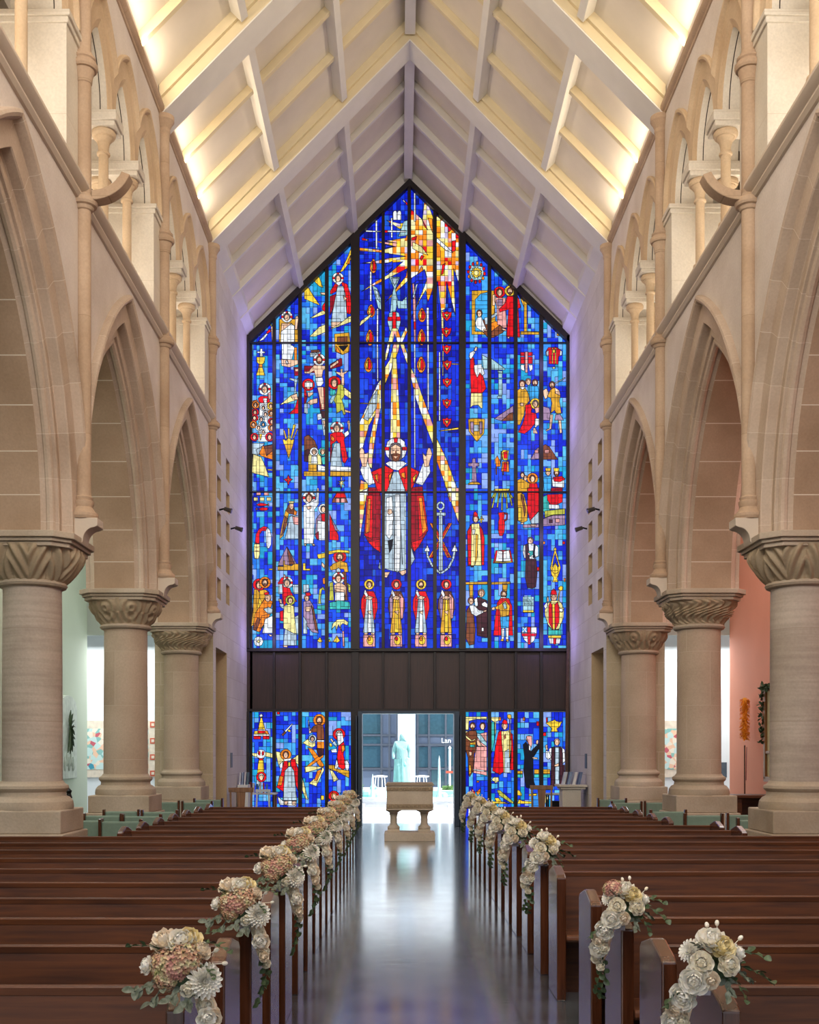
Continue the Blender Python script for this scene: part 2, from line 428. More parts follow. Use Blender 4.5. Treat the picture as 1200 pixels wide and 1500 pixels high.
for sx, sd in SIDES:
    first = None
    for b in range(1, 4):
        yc = (YC[b]+YC[b+1])/2
        for k, kw in ((-.625, 'nearer'), (.625, 'farther')):
            lab = 'pair of slim gallery shafts with one abacus, %s of two in the %s of the %s wall' % (kw, ['bay nearest the viewer', 'middle bay', 'bay next to the glass wall'][b-1], sd)
            if first is None:
                first = small_column(sx); first.location = (sx*S, yc+k, 8.33); first['label'] = lab
            else: dup(first, (sx*S, yc+k, 8.33), 0, lab)

# tall wall shafts
def wall_shaft(sx):
    t = thing('wall_shaft', 'x', 'shaft', (0, 0, 4.2), 0, 'tall stone shafts on the nave walls')
    x = 0
    MB().lathe([(.082, .38), (.082, 7.12)], (x, 0, 0), 18).build('shaft', SHAFT, t)
    MB().lathe([(.15, .22), (.165, .25), (.165, .28), (.13, .31), (.10, .36), (.115, .40), (.115, .43), (.095, .44), (.105, .47), (.082, .49)], (x, 0, 0), 20).build('base', SHAFT, t, angle=.4)
    for z in (3.87, 5.42):
        pr = [(.083, -.20), (.092, -.19), (.10, -.12), (.118, -.06), (.12, -.045), (.145, -.04), (.158, -.015), (.158, .02), (.145, .04), (.122, .045), (.122, .065), (.136, .08), (.136, .10), (.118, .115), (.10, .12), (.10, .15), (.083, .16)] if z > 5 else [(.083, -.11), (.10, -.10), (.115, -.065), (.145, -.055), (.158, -.03), (.158, .01), (.145, .03), (.12, .035), (.12, .06), (.10, .075), (.083, .08)]
        MB().lathe([(r, z+q) for r, q in pr], (x, 0, 0), 20).build('ring', SHAFT, t, angle=.4)
    MB().lathe([(.082, 7.05), (.095, 7.08), (.095, 7.11), (.09, 7.13), (.12, 7.20), (.155, 7.25), (.155, 7.32), (.10, 7.34)], (x, 0, 0), 20).build('capital', SHAFT, t, angle=.4)
    c = [(.20, -.02), (.20, .0)]
    cb = [(-.19, .22), (-.19, .13)]
    for i in range(9):
        a = i/8*pi/2; cb.append((-.13+.13*sin(a)-.02, .11-.16*(1-cos(a))))
    cb += [(.0, -.08), (.09, -.08), (.09, .22)]
    MB().prism([(-sx*-u if False else sx*u, v) for u, v in cb], -.13, .13).build('corbel', ARCH, t, bev=.006)
    return t
for sx, sd in SIDES:
    first = None
    for i in (2, 3, 4):
        lab = 'tall slim stone wall shaft rising above the %s column on the %s side' % (['nearest', 'middle', 'farthest'][i-2], sd)
        if first is None: first = wall_shaft(sx); first.location = (sx*(S-.05), YC[i], 4.2); first['label'] = lab
        else: dup(first, (sx*(S-.05), YC[i], 4.2), 0, lab)
    # curved stone bracket at the nearest shaft
    pts = [(0, 0)]
    outer = [(.08+.46*sin(a), .42-.42*cos(a)) for a in [i/10*1.25 for i in range(11)]]
    inner = [(.08+.36*sin(a), .42-.31*cos(a)) for a in [i/10*1.25 for i in range(10, -1, -1)]]
    m = MB().prism([(-sx*u, v) for u, v in outer+inner], -.09, .09)
    o = m.build('curved_bracket', SHAFT, None, bev=.008); o.location = (sx*(S-.08), YC[2], 8.06)
    tag(o, 'curved stone bracket springing from the nearest shaft on the %s wall' % sd, 'bracket')

# nave columns
def octo(h, z0, z1, m, ch=.3, taper=0):
    k = h*ch
    p = [(h, h-k), (h-k, h), (-h+k, h), (-h, h-k), (-h, -h+k), (-h+k, -h), (h-k, -h), (h, -h+k)]
    return m.prism(p, z0, z1, 'z')
def nave_column(mat, big):
    t = thing('nave_column', 'x', 'column', (0, 0, 0), 0, 'round stone columns of the nave arcades')
    m = MB(); m.box(-.46, .46, -.46, .46, .84, 1.10); m.box(-.50, .50, -.50, .50, 0, .84)
    m.build('plinth', PLIN, t, False, bev=.015)
    MB().lathe([(.455, 1.10), (.46, 1.13), (.45, 1.19), (.415, 1.235), (.38, 1.25), (.372, 1.27), (.372, 1.30), (.39, 1.315), (.405, 1.34), (.40, 1.37), (.37, 1.385), (.355, 1.40), (.345, 1.42)], n=40).build('base', PLIN, t, angle=.45)
    MB().lathe([(.335, 1.40), (.332, 2.5), (.325, 3.66)], n=40).build('shaft', mat, t)
    # carved bell capital: relief is real displacement of the bell
    n, mrow = 224, 40; vs = []
    for j in range(mrow+1):
        u = j/mrow; z = 3.66+.40*u
        r0 = .35+(.205 if big == 0 else .185)*sin(min(1, u*1.12)*pi/2)**(1.0 if big == 0 else 1.5)
        for k in range(n):
            a = 2*pi*k/n
            sq = 1+.07*u*u*(abs(sin(2*a))**2)
            lf = (a*10/(2*pi)) % 1-.5
            w = .48*(1-u*.55)
            leaf = max(0, 1-abs(lf)/w) if big == 0 else 0
            if big == 2:
                rel = .03*sin(a*9+7*u)*sin(a*9-7*u)+.016*sin(a*27+12*sin(u*6))
            elif big == 1:
                q = (a*8/(2*pi)) % 1; dx = (q-.5)*2; dz = (u-.62)*1.7; rr = sqrt(dx*dx+dz*dz); rel = .028*sin(rr*13-1)*max(0, 1-rr*.7)+.018*sin(a*24+u*4)*(u < .5)
            else:
                q = (a*7/(2*pi)) % 1; dx = abs(q-.5)*2; rel = .034*cos(13*(dx-u*.8))*(.5+.5*u)-.03*max(0, cos(q*2*pi))**3
            env = min(1, u*6)*min(1, (1-u)*5+.15)
            r = r0*sq+rel*env
            vs.append((r*cos(a), r*sin(a), z))
    fs = [(j*n+k, j*n+(k+1) % n, (j+1)*n+(k+1) % n, (j+1)*n+k) for j in range(mrow) for k in range(n)]
    c = MB().add(vs, fs); c.build('carved_capital', CARV, t, angle=1.2)
    MB().lathe([(.34, 3.62), (.375, 3.635), (.39, 3.66), (.375, 3.69), (.345, 3.70)], n=40).build('necking', PLIN, t)
    m = MB(); octo(.535, 4.03, 4.08, m); octo(.565, 4.079, 4.12, m); octo(.60, 4.119, 4.19, m)
    m.build('abacus', PLIN, t, False, bev=.008)
    # springing block of the arches above
    return t
for sx, sd in SIDES:
    for i, nm in ((1, 'the foremost, out past the picture edge'), (2, 'nearest'), (3, 'middle'), (4, 'farthest')):
        if i == 1: lab = 'round stone nave column on the %s closest to the altar' % sd
        else: lab = 'round stone nave column with %s capital, %s of the three on the %s' % ({2: 'bulging leaf', 3: 'curled leaf', 4: 'lacy leaf'}[i], nm, sd)
        t = nave_column(COLR if i <= 2 else COLM, {1: 0, 2: 0, 3: 1 if sx < 0 else 2, 4: 2 if sx < 0 else 1}[i])
        t.location = (sx*4.41, YC[i], 0); t['label'] = lab
# ------------------------------------------------------------------ floor, roof, aisles
fl = struct(MB().box(-9, 9, -1.5, 27.9, -.2, 0).build('floor', FLOOR, None, False))
SL = 1.02; ZR = 15.85
def zroof(x): return ZR-SL*abs(x)
ceil = MB()
for sx in (-1, 1):
    ceil.add([(0, -1.5, ZR), (sx*5.3, -1.5, zroof(5.3)), (sx*5.3, 27.6, zroof(5.3)), (0, 27.6, ZR)], [(0, 1, 2, 3)])
ceil = struct(ceil.build('ceiling', ROOF, None, False, recalc=False))
TY = [8.35, 12.9, 17.32, 21.76]
YEND = 27.36
# principal rafters in pairs: one truss each
for i, y in enumerate(TY):
    t = thing('roof_truss', ['cream roof truss highest in view, above the nearest bay', 'cream roof truss crossing above the second shafts', 'cream roof truss springing from the middle shafts', 'cream roof truss springing from the shafts next to the glass wall'][i], 'roof beam', (0, y, 11.6), 0, 'principal trusses of the nave roof')
    for sx in (-1, 1):
        x1 = 3.86
        def q(off): return [(0, ZR-11.6-off), (sx*x1, zroof(x1)-11.6-off)]
        a = [(0, ZR-11.6+.02), (sx*x1, zroof(x1)-11.6+.02), (sx*x1, zroof(x1)-11.6-.40), (0, ZR-11.6-.40)]
        MB().prism(a, 0, .62).build('principal_rafter', BEAM, t, False, bev=.006)
        a = [(0, ZR-11.6+.02), (sx*x1, zroof(x1)-11.6+.02), (sx*x1, zroof(x1)-11.6-.20), (0, ZR-11.6-.20)]
        MB().prism(a, -.07, 0).build('cover_board', BEAM, t, False, bev=.006)
        a = [(0, ZR-11.6-.401), (sx*x1, zroof(x1)-11.6-.401), (sx*x1, zroof(x1)-11.6-.43), (0, ZR-11.6-.43)]
        MB().prism(a, .0, .60).build('soffit_board', PURL, t, False)
bays = [(-1.5, 8.35-.07), (8.97, 12.83), (13.52, 17.25), (17.94, 21.69), (22.38, YEND)]
for bi, (y0, y1) in enumerate(bays):
    MB().box(-.10, .10, y0, y1, ZR-.36, ZR).build('ridge_beam', PURL, ceil, False, bev=.006)
    for sx in (-1, 1):
        for xp in (1.42, 2.72):
            zc = zroof(xp)
            d = Vector((sx*1, -SL)).normalized(); nrm = Vector((-sx*SL, -1)).normalized()
            c = Vector((sx*xp, zc))
            p = [c-d*.07, c+d*.07, c+d*.07+nrm*.24, c-d*.07+nrm*.24]
            MB().prism([tuple(v) for v in p], y0, y1).build('purlin', PURL, ceil, False, bev=.006)
        n = 3 if bi == 4 else (2 if bi else 6)
        for k in range(n):
            yk = y0+(y1-y0)*(k+1)/(n+1)
            a = [(0, ZR), (sx*3.95, zroof(3.95)), (sx*3.95, zroof(3.95)-.19), (0, ZR-.19)]
            MB().prism(a, yk-.05, yk+.05).build('rafter', PURL if bi == 4 else BEAM, ceil, False, bev=.005)
        # wall plate along the eaves of the end bay
        if bi == 4:
            MB().prism([(sx*3.87, zroof(3.87)), (sx*3.70, zroof(3.70)), (sx*3.70, zroof(3.7)-.16), (sx*3.87, zroof(3.87)-.16)], y0, y1).build('eaves_board', PURL, ceil, False)
# strip of gable wall around the glass
gz = 15.46
def gx(x): return gz-.96*abs(x)
m = MB()
for sx in (-1, 1):
    m.prism([(0, gz), (sx*3.95, gx(3.95)), (sx*3.95, zroof(3.95)+.05), (0, ZR+.02)], 27.30, 27.42)
struct(m.build('wall_gable', PURL, None, False))
# aisles
for sx, sd in SIDES:
    mat = GREENW if sx < 0 else CORAL
    struct(MB().box(sx*7.4, sx*7.5, 2.0, 26.1, 0, 9).build('wall_aisle_'+sd, mat, None, False))
    struct(MB().box(sx*5.0, sx*11, 28.3, 28.4, 0, 9).build('wall_end_'+sd, WHITEW, None, False))
    struct(MB().box(sx*10.9, sx*11, 26.1, 28.4, 0, 9).build('wall_porch_'+sd, WHITEW, None, False))
    struct(MB().box(sx*4.9, sx*11, 26.1, 26.2, 4.45, 9).build('lintel_aisle_'+sd, plain('lintel_'+sd, 'aab0a6', .8, noise=.03, scale=1), None, False))
    struct(MB().box(sx*4.9, sx*11, 2.0, 28.4, 8.12, 8.2).build('ceiling_aisle_'+sd, WHITEW, None, False))
    struct(MB().box(sx*5.0, sx*11, 26, 28.4, -.2, 0).build('floor_porch_'+sd, FLOOR, None, False)) if False else None

# ------------------------------------------------------------------ the glass wall
YG = 27.30
def gp(px, py): return ((px-587)*YG/F+CX, CZ+(1102-py)*YG/F)
GX = lambda px: (px-587)*YG/F+CX
GZ = lambda py: CZ+(1102-py)*YG/F
def glass_mat():
    nt = NT('stained_glass'); at = nt.n('ShaderNodeAttribute'); at.attribute_name = 'Col'
    g = nt.n('ShaderNodeNewGeometry')
    nz = nt.n('ShaderNodeTexNoise', i_Scale=9.0, i_Detail=4.0); nt.l(g.outputs['Position'], nz.inputs['Vector'])
    r = ramp(nt, nz.outputs[0], [(.3, (.72, .72, .76, 1)), (.7, (1.12, 1.12, 1.12, 1))])
    c = mixc(nt, at.outputs[0], r.outputs[0], 1.0, 'MULTIPLY')
    nt.l(c, nt.b.inputs['Emission Color']); nt.b.inputs['Emission Strength'].default_value = 1.2  # emission stands in for daylight passing through the glass
    nt.b.inputs['Base Color'].default_value = (.01, .01, .02, 1); nt.b.inputs['Roughness'].default_value = .4; nt.b.inputs['Specular IOR Level'].default_value = .1
    return nt.m
GLASS = glass_mat()
LEAD = plain('lead_came', '141418', .5, metal=.3, noise=.05)
# lights (columns) in the reference layout of the window design
COLS = [(366.8, 399.7), (404.6, 437.4), (442.6, 476.4), (481.6, 514.4), (527, 559.2), (563.6, 597), (602, 634.4), (639.6, 672), (682, 714.2), (719.4, 752.6), (757.8, 789.6), (795.4, 829)]
def top_at(px): return 274+abs(px-600)*.985
PAL = {k: lin(v) for k, v in dict(r='e8141c', R='9c1024', o='f58a1e', y='fbd23c', Y='f3e79a', w='eef3f6', W='b4cad8', s='f2c6a4', S='c58c66', n='80482c', N='47252c', b='1c34d8',
    c='3fa6e8', g='dca42c', t='3cb8b4', p='eea6a0', k='15161f', m='a486a4', l='bfc048', T='a3ccd6', h='6a6068', G='5c9a3a').items()}
SUN = [PAL[k] for k in 'yyYYYooorwwpyo']+[lin('f6efb8'), lin('ffb21e'), lin('d8c8e8')]
BEAMC = [PAL[k] for k in 'wYYyoopYYw']
TILES = dict(A=(360, 340, 1/7.0588), B=(515, 265, .16008), C=(670, 340, 1/7.0588), D=(360, 500, .15329), E=(515, 495, .16008), F=(670, 500, .15329),
             G=(360, 715, .16008), H=(515, 715, .16008), I=(670, 715, .16008), J=(360, 1030, 1/7.0588), K=(670, 1030, 1/7.0588))
SH = []      # (colour key, polygon in design units)
def el(cx, cy, rx, ry, n=14, a0=0, a1=2*pi):
    return [(cx+rx*cos(a0+(a1-a0)*k/n), cy+ry*sin(a0+(a1-a0)*k/n)) for k in range(n if a1-a0 > 6.2 else n+1)]
def put(tile, key, pts):
    ox, oy, s = TILES[tile]; SH.append((key, [(ox+x*s, oy+y*s) for x, y in pts]))
def line(tile, key, w, pts):
    for (x0, y0), (x1, y1) in zip(pts, pts[1:]):
        L = sqrt((x1-x0)**2+(y1-y0)**2) or 1; nx, ny = -(y1-y0)/L*w/2, (x1-x0)/L*w/2
        put(tile, key, [(x0+nx, y0+ny), (x1+nx, y1+ny), (x1-nx, y1-ny), (x0-nx, y0-ny)])
def head(tile, x, y, r, halo=None, hair='n', cross=None, beard=None, tilt=0):
    if halo:
        put(tile, halo, el(x, y-r*.1, r*1.75, r*1.75, 18))
        if cross:
            for a in (0, pi/2, pi): put(tile, cross, [(x+cos(a+d)*r*k, y-r*.1-sin(a+d)*r*k) for d, k in ((-.28, .9), (-.2, 1.72), (.2, 1.72), (.28, .9))])
    if hair: put(tile, hair, el(x, y-r*.12, r*.98, r*1.15, 14))
    put(tile, 's', el(x+tilt*r*.2, y+r*.12, r*.70, r*1.0, 12))
    if beard: put(tile, beard, [(x-r*.6, y+r*.5), (x-r*.25, y+r*.42), (x+r*.25, y+r*.42), (x+r*.6, y+r*.5), (x+r*.25, y+r*1.2), (x-r*.25, y+r*1.2)])
    for d in (-.27, .27): put(tile, 'k!', el(x+tilt*r*.2+d*r, y-r*.02, r*.12, r*.07, 6))
    put(tile, 'n!', [(x+tilt*r*.2-r*.05, y), (x+tilt*r*.2+r*.05, y), (x+tilt*r*.2+r*.1, y+r*.38), (x+tilt*r*.2-r*.08, y+r*.38)])
    put(tile, 'r!', [(x+tilt*r*.2-r*.2, y+r*.60), (x+tilt*r*.2+r*.2, y+r*.60), (x+tilt*r*.2, y+r*.70)])
ART = r"""
A|y|1100,140 1100,270 1010,400 970,420 1040,290
A|o|1060,290 1085,240 1075,330 1040,330
H|A|955,480,34,w,h,r
A|r|985,510 1050,540 1080,640 1102,800 1080,850 1045,840 1040,700 1000,560
A|r|925,535 965,520 945,610 875,645 875,610
A|R|872,665 940,640 905,790 872,860
A|W|950,560 1010,560 1030,640 1050,920 880,940 900,820
A|w|920,522 1010,505 965,560
A|s|1008,655 1050,688 1020,712
A|s|885,930 990,930 960,985 885,985
A|Y|875,1000 960,960 1060,880 1102,860 1102,925 1010,960 880,1005
A|Y|660,1080 760,980 838,950 832,1030 720,1080
A|Y|670,885 780,820 832,805 832,845 700,888
A|s|768,625 832,625 832,652 780,645
A|r|795,760 832,710 832,835 790,800
A|y|607,590 640,560 700,660 770,760 700,730 607,690
A|y|700,500 755,450 800,575 760,560
A|g|918,1055 1070,1040 1080,1140 1068,1240 1000,1270 925,1235
A|n|950,1085 1052,1080 1050,1165 945,1165
A|k|960,1180 1060,1172 1010,1235
A|o|940,1180 990,1260 930,1235
A|g|345,900 540,900 540,1144 345,1144
H|A|426,880,34,w,h,r
A|s|372,945 480,945 500,1060 365,1060
A|w|365,1030 470,950 505,970 508,1144 362,1144
A|s|508,1010 515,880 535,862 545,890 532,1010
A|w|128,1135 230,1030 262,1010 190,1110
A|r|215,1035 250,1000 262,1030 220,1052
A|s|262,975 298,972 298,1132 272,1130
A|l|255,970 262,935 272,970
B|*|550,265 650,355 665,200 700,210 745,330 780,320 900,420 982,500 982,940 935,800 950,1230 870,920 860,1170 820,1190 790,920 745,960 740,1000 700,1110 680,1000 620,1100 550,1250 670,960 690,900 600,910 690,880 670,810 550,895 510,920 310,1110 500,870 510,800 320,900 90,1015 210,930 330,860 400,800 470,740 250,755 100,752 210,735 330,710 500,690 280,655 75,640 75,612 280,632 400,600 200,550 420,570 310,550 500,520 510,420 440,440 320,360 440,390 515,380
B|b|310,585 370,595 410,602 310,612
B|b|312,760 375,735 375,790 320,845
B|T|430,510 480,370 515,360 515,500
B|w|360,340 375,340 375,520 362,520
B|w|220,360 236,360 236,620 222,620
B|w|300,452 500,458 500,470 300,470
B|r|305,452 330,452 330,474 305,474
B|w|130,452 270,460 270,470 130,466
B|r|98,520 130,530 130,545 98,545
B|y|130,535 160,540 130,548
B|w|572,110 588,110 590,370 572,370
B|r|490,180 512,205 512,225 500,215
B|w|460,165 490,185 498,205 480,195
B|w|380,290 390,275 400,272 415,280 420,295 420,358 382,358
B|w|420,290 428,276 440,272 452,280 455,295 455,358 420,358
B|r|550,520 600,505 590,540 550,545
B|r|640,340 700,450 670,420
B|r|640,680 665,690 640,730 625,710
B|r|880,410 920,440 890,470
B|r|920,550 955,545 950,640 920,650
B|r|830,770 860,750 840,850 820,860
B|Y|560,560 640,600 700,680 640,660 560,620
B|w|780,520 870,600 930,660 870,640 780,560
B|o|600,860 640,780 680,860 640,890
B|o|700,340 740,350 745,480 720,420
B|b|550,890 670,812 690,905 600,912 550,950
B|b|745,960 780,920 790,1100 800,1250 780,1260 745,1260
B|T|345,880 442,880 400,1000 428,1100 380,1275 355,1200 368,1050 388,980
B|W|362,890 430,892 395,960
B|T|415,1095 465,1100 505,1055 508,1170 425,1168
B|T|190,955 235,980 270,1080 272,1180 245,1165
B|W|210,990 240,1010 262,1110 235,1080
F|B|200,780,32,66
F|B|180,1190,38,60
F|B|168,1435,38,75
F|B|645,1228,38,66
F|B|642,1430,38,75
B|T|330,1290 345,1210 390,1190 435,1210 450,1290 430,1370 390,1395 350,1370
B|r|332,1245 448,1245 448,1282 332,1282
B|r|374,1200 406,1200 408,1400 372,1400
B|*|330,1492 370,1350 420,1350 450,1440 500,1335 512,1380 460,1492 425,1492 395,1400 375,1492
B|Y|75,1320 85,1285 180,1215 200,1195 160,1260 75,1330
B|w|168,830 184,830 184,1100 168,1100
B|w|232,1170 246,1170 244,1492 230,1492
B|w|686,1160 708,1160 708,1492 692,1492
B|p|558,940 572,940 590,1100 590,1480 574,1480
B|r|572,1290 590,1290 590,1360 572,1360
B|W|560,1060 590,950 608,940 570,1080
B|Y|820,1190 842,1190 842,1360 838,1490 828,1490
V|B|872,1238,46,48
V|B|868,1385,46,48
C|T|145,345 255,345 275,420 255,490 150,500 120,420
X|C|198,420
C|g|150,605 320,605 320,1060 150,1060
C|g|352,605 380,605 400,1060 352,1060
C|c|185,700 240,640 320,620 320,1030 185,1030
C|n|270,900 320,970 320,1095 250,1020
H|C|228,845,32,,n
C|w|205,885 250,880 300,1010 270,1035 200,990 185,940
C|s|275,1000 310,1015 305,1030 270,1020
C|W|280,890 320,880 320,950 290,960
C|W|352,865 410,825 440,845 352,895
C|n|352,990 400,935 450,925 500,1000 470,1040 370,1092 352,1092
C|o|352,940 400,920 440,960 352,1030
C|s|460,990 510,1010 505,1022 460,1010
H|C|438,625,34,r,n
C|p|390,680 500,680 495,770 515,990 470,990 440,960 415,960 410,780 400,740
C|m|405,700 470,695 465,760 415,765
C|s|365,650 395,645 390,760 365,760
H|C|545,612,32,y,n,,n
C|r|520,660 580,660 580,1085 510,1080 530,800 440,830 430,800 490,740
C|r|622,660 640,700 655,780 630,790 650,1085 622,1085
C|s|512,1085 545,1085 530,1105
C|s|628,1085 650,1082 640,1098
C|g|690,700 720,720 720,1030 690,1030
C|g|655,1025 850,1030 850,1060 655,1060
C|g|622,640 690,720 690,780 650,680
C|g|1030,1040 1060,1075 1030,1070
D|w|345,20 420,20 470,60 440,180 345,180
D|o|465,60 490,60 490,180 465,180
D|s|340,170 500,180 500,220 420,250 345,235
D|w|380,190 400,180 410,215 390,220
D|w|140,70 160,70 160,95 185,100 185,112 160,115 165,145 135,145 138,115 110,110 110,98 138,95
D|y|105,150 185,150 180,200 160,220 130,220 108,200
D|o|125,222 160,222 160,248 125,248
D|y|125,250 160,250 185,325 100,325
H|D|182,460,34,w,h,r
D|r|120,545 145,525 220,525 232,580 180,600 125,580
D|w|165,545 205,545 200,600 180,620
D|p|215,500 240,480 240,560 218,550
D|w|130,590 240,590 220,960 120,960
D|W|60,975 180,975 110,1090 60,1080
D|o|60,575 110,560 130,640 62,640
D|g|205,600 275,590 275,640 215,650
D|N|70,590 100,580 120,620 80,625
H|D|95,610,20,o,n
H|D|240,620,20,y,n
H|D|90,680,20,r,n
H|D|245,690,20,o,n
H|D|85,735,20,r,n
H|D|75,800,20,o,n
H|D|250,770,20,r,n
H|D|250,830,20,o,n
H|D|170,640,17,w,n
H|D|190,700,17,w,n
H|D|150,750,18,W,n
H|D|170,800,17,c,n
H|D|125,830,17,w,n
H|D|85,920,22,r,n
H|D|230,920,24,r,n
H|D|170,870,15,w,n
D|y|128,890 160,890 145,950
D|o|150,1010 270,985 272,1140 150,1100 130,1080
D|n|180,1010 270,990 270,1040 200,1100
D|Y|70,1080 150,1110 190,1200 225,1300 62,1260
D|W|100,1040 160,1010 120,1100
D|y|208,1225 270,1230 268,1240 208,1235
D|R|458,250 520,250 520,330 470,330
D|s|470,265 520,262 518,285 475,290
D|R|560,235 660,235 660,300 560,300
D|R|655,130 720,130 720,230 655,230
D|W|615,108 715,98 715,145 615,150
D|n|625,85 705,80 705,105 625,110
H|D|703,180,33,w,n,r,n
D|s|560,290 600,290 650,230 760,235 768,265 740,280 730,340 670,345 655,280 610,310 565,308
D|R|808,220 905,165 920,165 922,235 808,270
D|s|808,235 850,205 880,180 890,205 850,235 808,262
D|w|665,350 735,345 745,400 720,430 680,430
D|R|690,440 765,440 765,655 710,660
D|s|685,440 742,435 748,560 750,650 725,650 710,560
D|N|712,665 768,665 768,735 720,735
D|w|680,700 720,690 735,740 690,755
D|W|725,740 765,735 765,905 745,900
D|s|735,755 765,760 762,860
D|W|425,350 490,365 500,350 480,440 485,540 455,555 470,440 465,385 415,365
H|D|600,420,34,r,s
D|w|565,395 640,395 640,440 565,440
D|r|560,440 580,480 590,540 560,640 560,440
D|r|520,465 520,690 410,695 470,640 500,540
D|R|560,520 590,530 575,600 560,620
D|Y|325,610 430,520 490,495 490,560 400,590
D|s|430,520 490,500 500,560 450,555
D|W|560,600 590,590 595,695 560,690
D|s|590,490 650,490 640,510 600,540
D|s|590,590 620,560 690,545 690,590 620,610
H|D|848,400,36,r,n
D|l|880,420 930,405 945,520 920,560 950,660 955,700 935,705 920,660 870,690 860,600 850,580 830,560 870,500
D|Y|940,440 1015,500 1015,560 940,510
D|s|945,650 1005,675 1000,685 950,680
D|T|830,520 870,500 830,590 808,600 808,560
D|t|808,450 860,470 850,520 808,520
D|s|855,290 910,300 900,270 930,265 925,300 985,285 940,320 945,420 915,420 915,340 870,310
D|y|455,795 480,800 440,930 430,930
D|y|360,850 372,850 395,930 380,935
D|y|405,830 418,830 420,930 408,930
D|y|490,840 500,840 460,930 450,930
D|y|355,940 365,935 385,950 410,925 440,945 465,930 455,985 365,985
D|g|370,985 455,985 412,1125
D|n|560,915 600,895 660,950 700,1060 690,1090 560,1090
D|N|560,1050 600,1030 620,1060 600,1150 560,1150
D|Y|600,1100 620,1040 655,1010 690,1040 720,1110 730,1180 600,1180
H|D|655,1060,24,w,s
D|w|630,1100 680,1100 690,1170 625,1170
H|D|735,1060,24,t,s
D|t|720,1110 765,1100 765,1180 735,1180
D|g|600,1180 680,1180 680,1245 600,1245
D|w|690,1180 765,1200 765,1240 690,1240
D|g|558,1245 765,1250 765,1290 558,1290
D|p|505,1040 518,1020 518,1200 500,1190
H|D|872,835,36,w,h,r
D|r|808,890 850,870 920,870 950,910 940,950 975,1120 950,1165 930,1160 900,990 870,950 840,975 808,1000
D|o|820,900 850,930 840,960 815,940
D|R|808,1000 830,985 815,1150 808,1160
D|W|850,975 900,975 920,1200 808,1210 820,1080
D|s|950,900 985,850 970,770 990,755 1000,800 985,890 955,925
D|w|940,880 985,850 990,890 950,925
D|w|808,1195 1008,1205 1008,1245 808,1240
D|g|808,1245 1008,1250 1008,1292 808,1295
D|r|365,1320 395,1310 408,1275 420,1310 450,1320 420,1340 410,1378 395,1345
D|o|395,1310 420,1320 405,1340
D|Y|885,1340 915,1340 910,1300 922,1300 922,1340 950,1325 925,1355 950,1380 920,1368 915,1420 905,1365 880,1378 905,1352
D|b|558,895 558,900 560,900
E|*|440,60 385,60 350,200 308,270 308,425 400,200 430,120
E|*|330,60 355,60 345,110 320,200 308,210 310,150
E|*|378,190 412,190 425,400 445,800 445,930 355,930 360,600 368,300
E|*|445,60 480,60 512,150 512,245 490,190
E|*|270,380 270,640 240,780 210,960 185,1200 150,1160 165,950 215,700 160,800 100,1020 70,1040 70,780 160,590 240,420
E|W|190,540 240,470 230,640 150,760 110,740
E|*|85,1300 150,1330 150,1500 65,1500
E|*|545,275 590,360 640,510 700,670 747,800 747,980 700,860 640,700 590,560 545,370
E|*|780,920 870,1110 975,1400 975,1500 900,1500 850,1320 780,1130
F|E|155,245,38,70
F|E|638,245,40,75
E|w|231,60 243,60 245,400 235,400
E|w|572,60 585,60 585,345 575,345
E|w|570,455 582,470 588,1190 576,1190
E|w|695,60 708,60 708,660 697,660
E|w|800,130 812,130 812,760 800,760
E|Y|834,60 843,60 840,350 832,350
E|y|915,235 980,238 980,245 915,243
E|y|800,850 980,820 980,838 810,855
E|y|70,595 225,600 225,606 70,603
V|E|872,108,42,46
V|E|875,250,42,50
V|E|875,410,44,46
V|E|873,602,42,48
V|E|873,775,42,46
E|R|155,1370 262,1370 262,1500 150,1500
E|R|545,1370 650,1360 665,1500 545,1500
E|b|548,1372 560,1372 560,1376
E|w|100,1150 150,1130 215,1330 160,1350 110,1290 80,1210
E|w|655,1150 710,1120 722,1230 650,1350 585,1330
E|r|180,1230 310,1170 385,1210 330,1405 240,1405
E|r|430,1210 510,1170 620,1225 560,1370 500,1405 470,1405
E|o|210,1260 240,1240 245,1330 225,1300
E|o|340,1260 372,1230 350,1330
E|o|455,1240 490,1230 495,1290 460,1270
E|y|560,1280 600,1240 570,1330
E|W|385,1225 430,1225 495,1405 325,1405
E|w|310,1150 345,1130 470,1130 508,1150 430,1215 375,1205
E|s|70,1055 85,1010 95,1003 110,1020 122,1060 155,1050 150,1100 135,1180 100,1180 75,1090
E|s|650,1050 680,1085 700,1010 715,1003 725,1020 738,1065 720,1120 705,1180 668,1180
E|w|308,1030 330,950 370,918 405,912 445,918 485,950 505,1030 490,1080 460,1110 350,1110 320,1080
E|r|305,1000 345,1000 345,1030 305,1030
E|r|465,1000 508,1000 508,1030 465,1030
E|r|385,915 425,915 418,962 392,962
E|h|345,1110 345,1010 365,970 405,958 445,970 462,1010 462,1110 430,1130 375,1130
E|s|362,1000 405,975 448,1000 450,1060 430,1120 380,1120 360,1060
E|n|362,1070 385,1060 425,1060 450,1070 430,1125 405,1135 380,1125
E|s!|385,1085 425,1085 405,1105
E|k!|372,1028 396,1026 396,1034 372,1035
E|k!|414,1026 438,1028 438,1035 414,1034
E|n!|401,1030 409,1030 413,1068 398,1068
F|F|0,0,0,0
F6|H|185,155,32,y,n
P|F|r|120,150 160,160 170,260 190,340 215,300 245,330 275,450 240,495 130,495 125,300
P|F|w|160,230 230,220 262,310 240,330 215,300 190,350 165,290
P|F|w|110,150 120,110 160,90 172,110 130,175
P|F|s|160,92 175,50 192,60 182,95
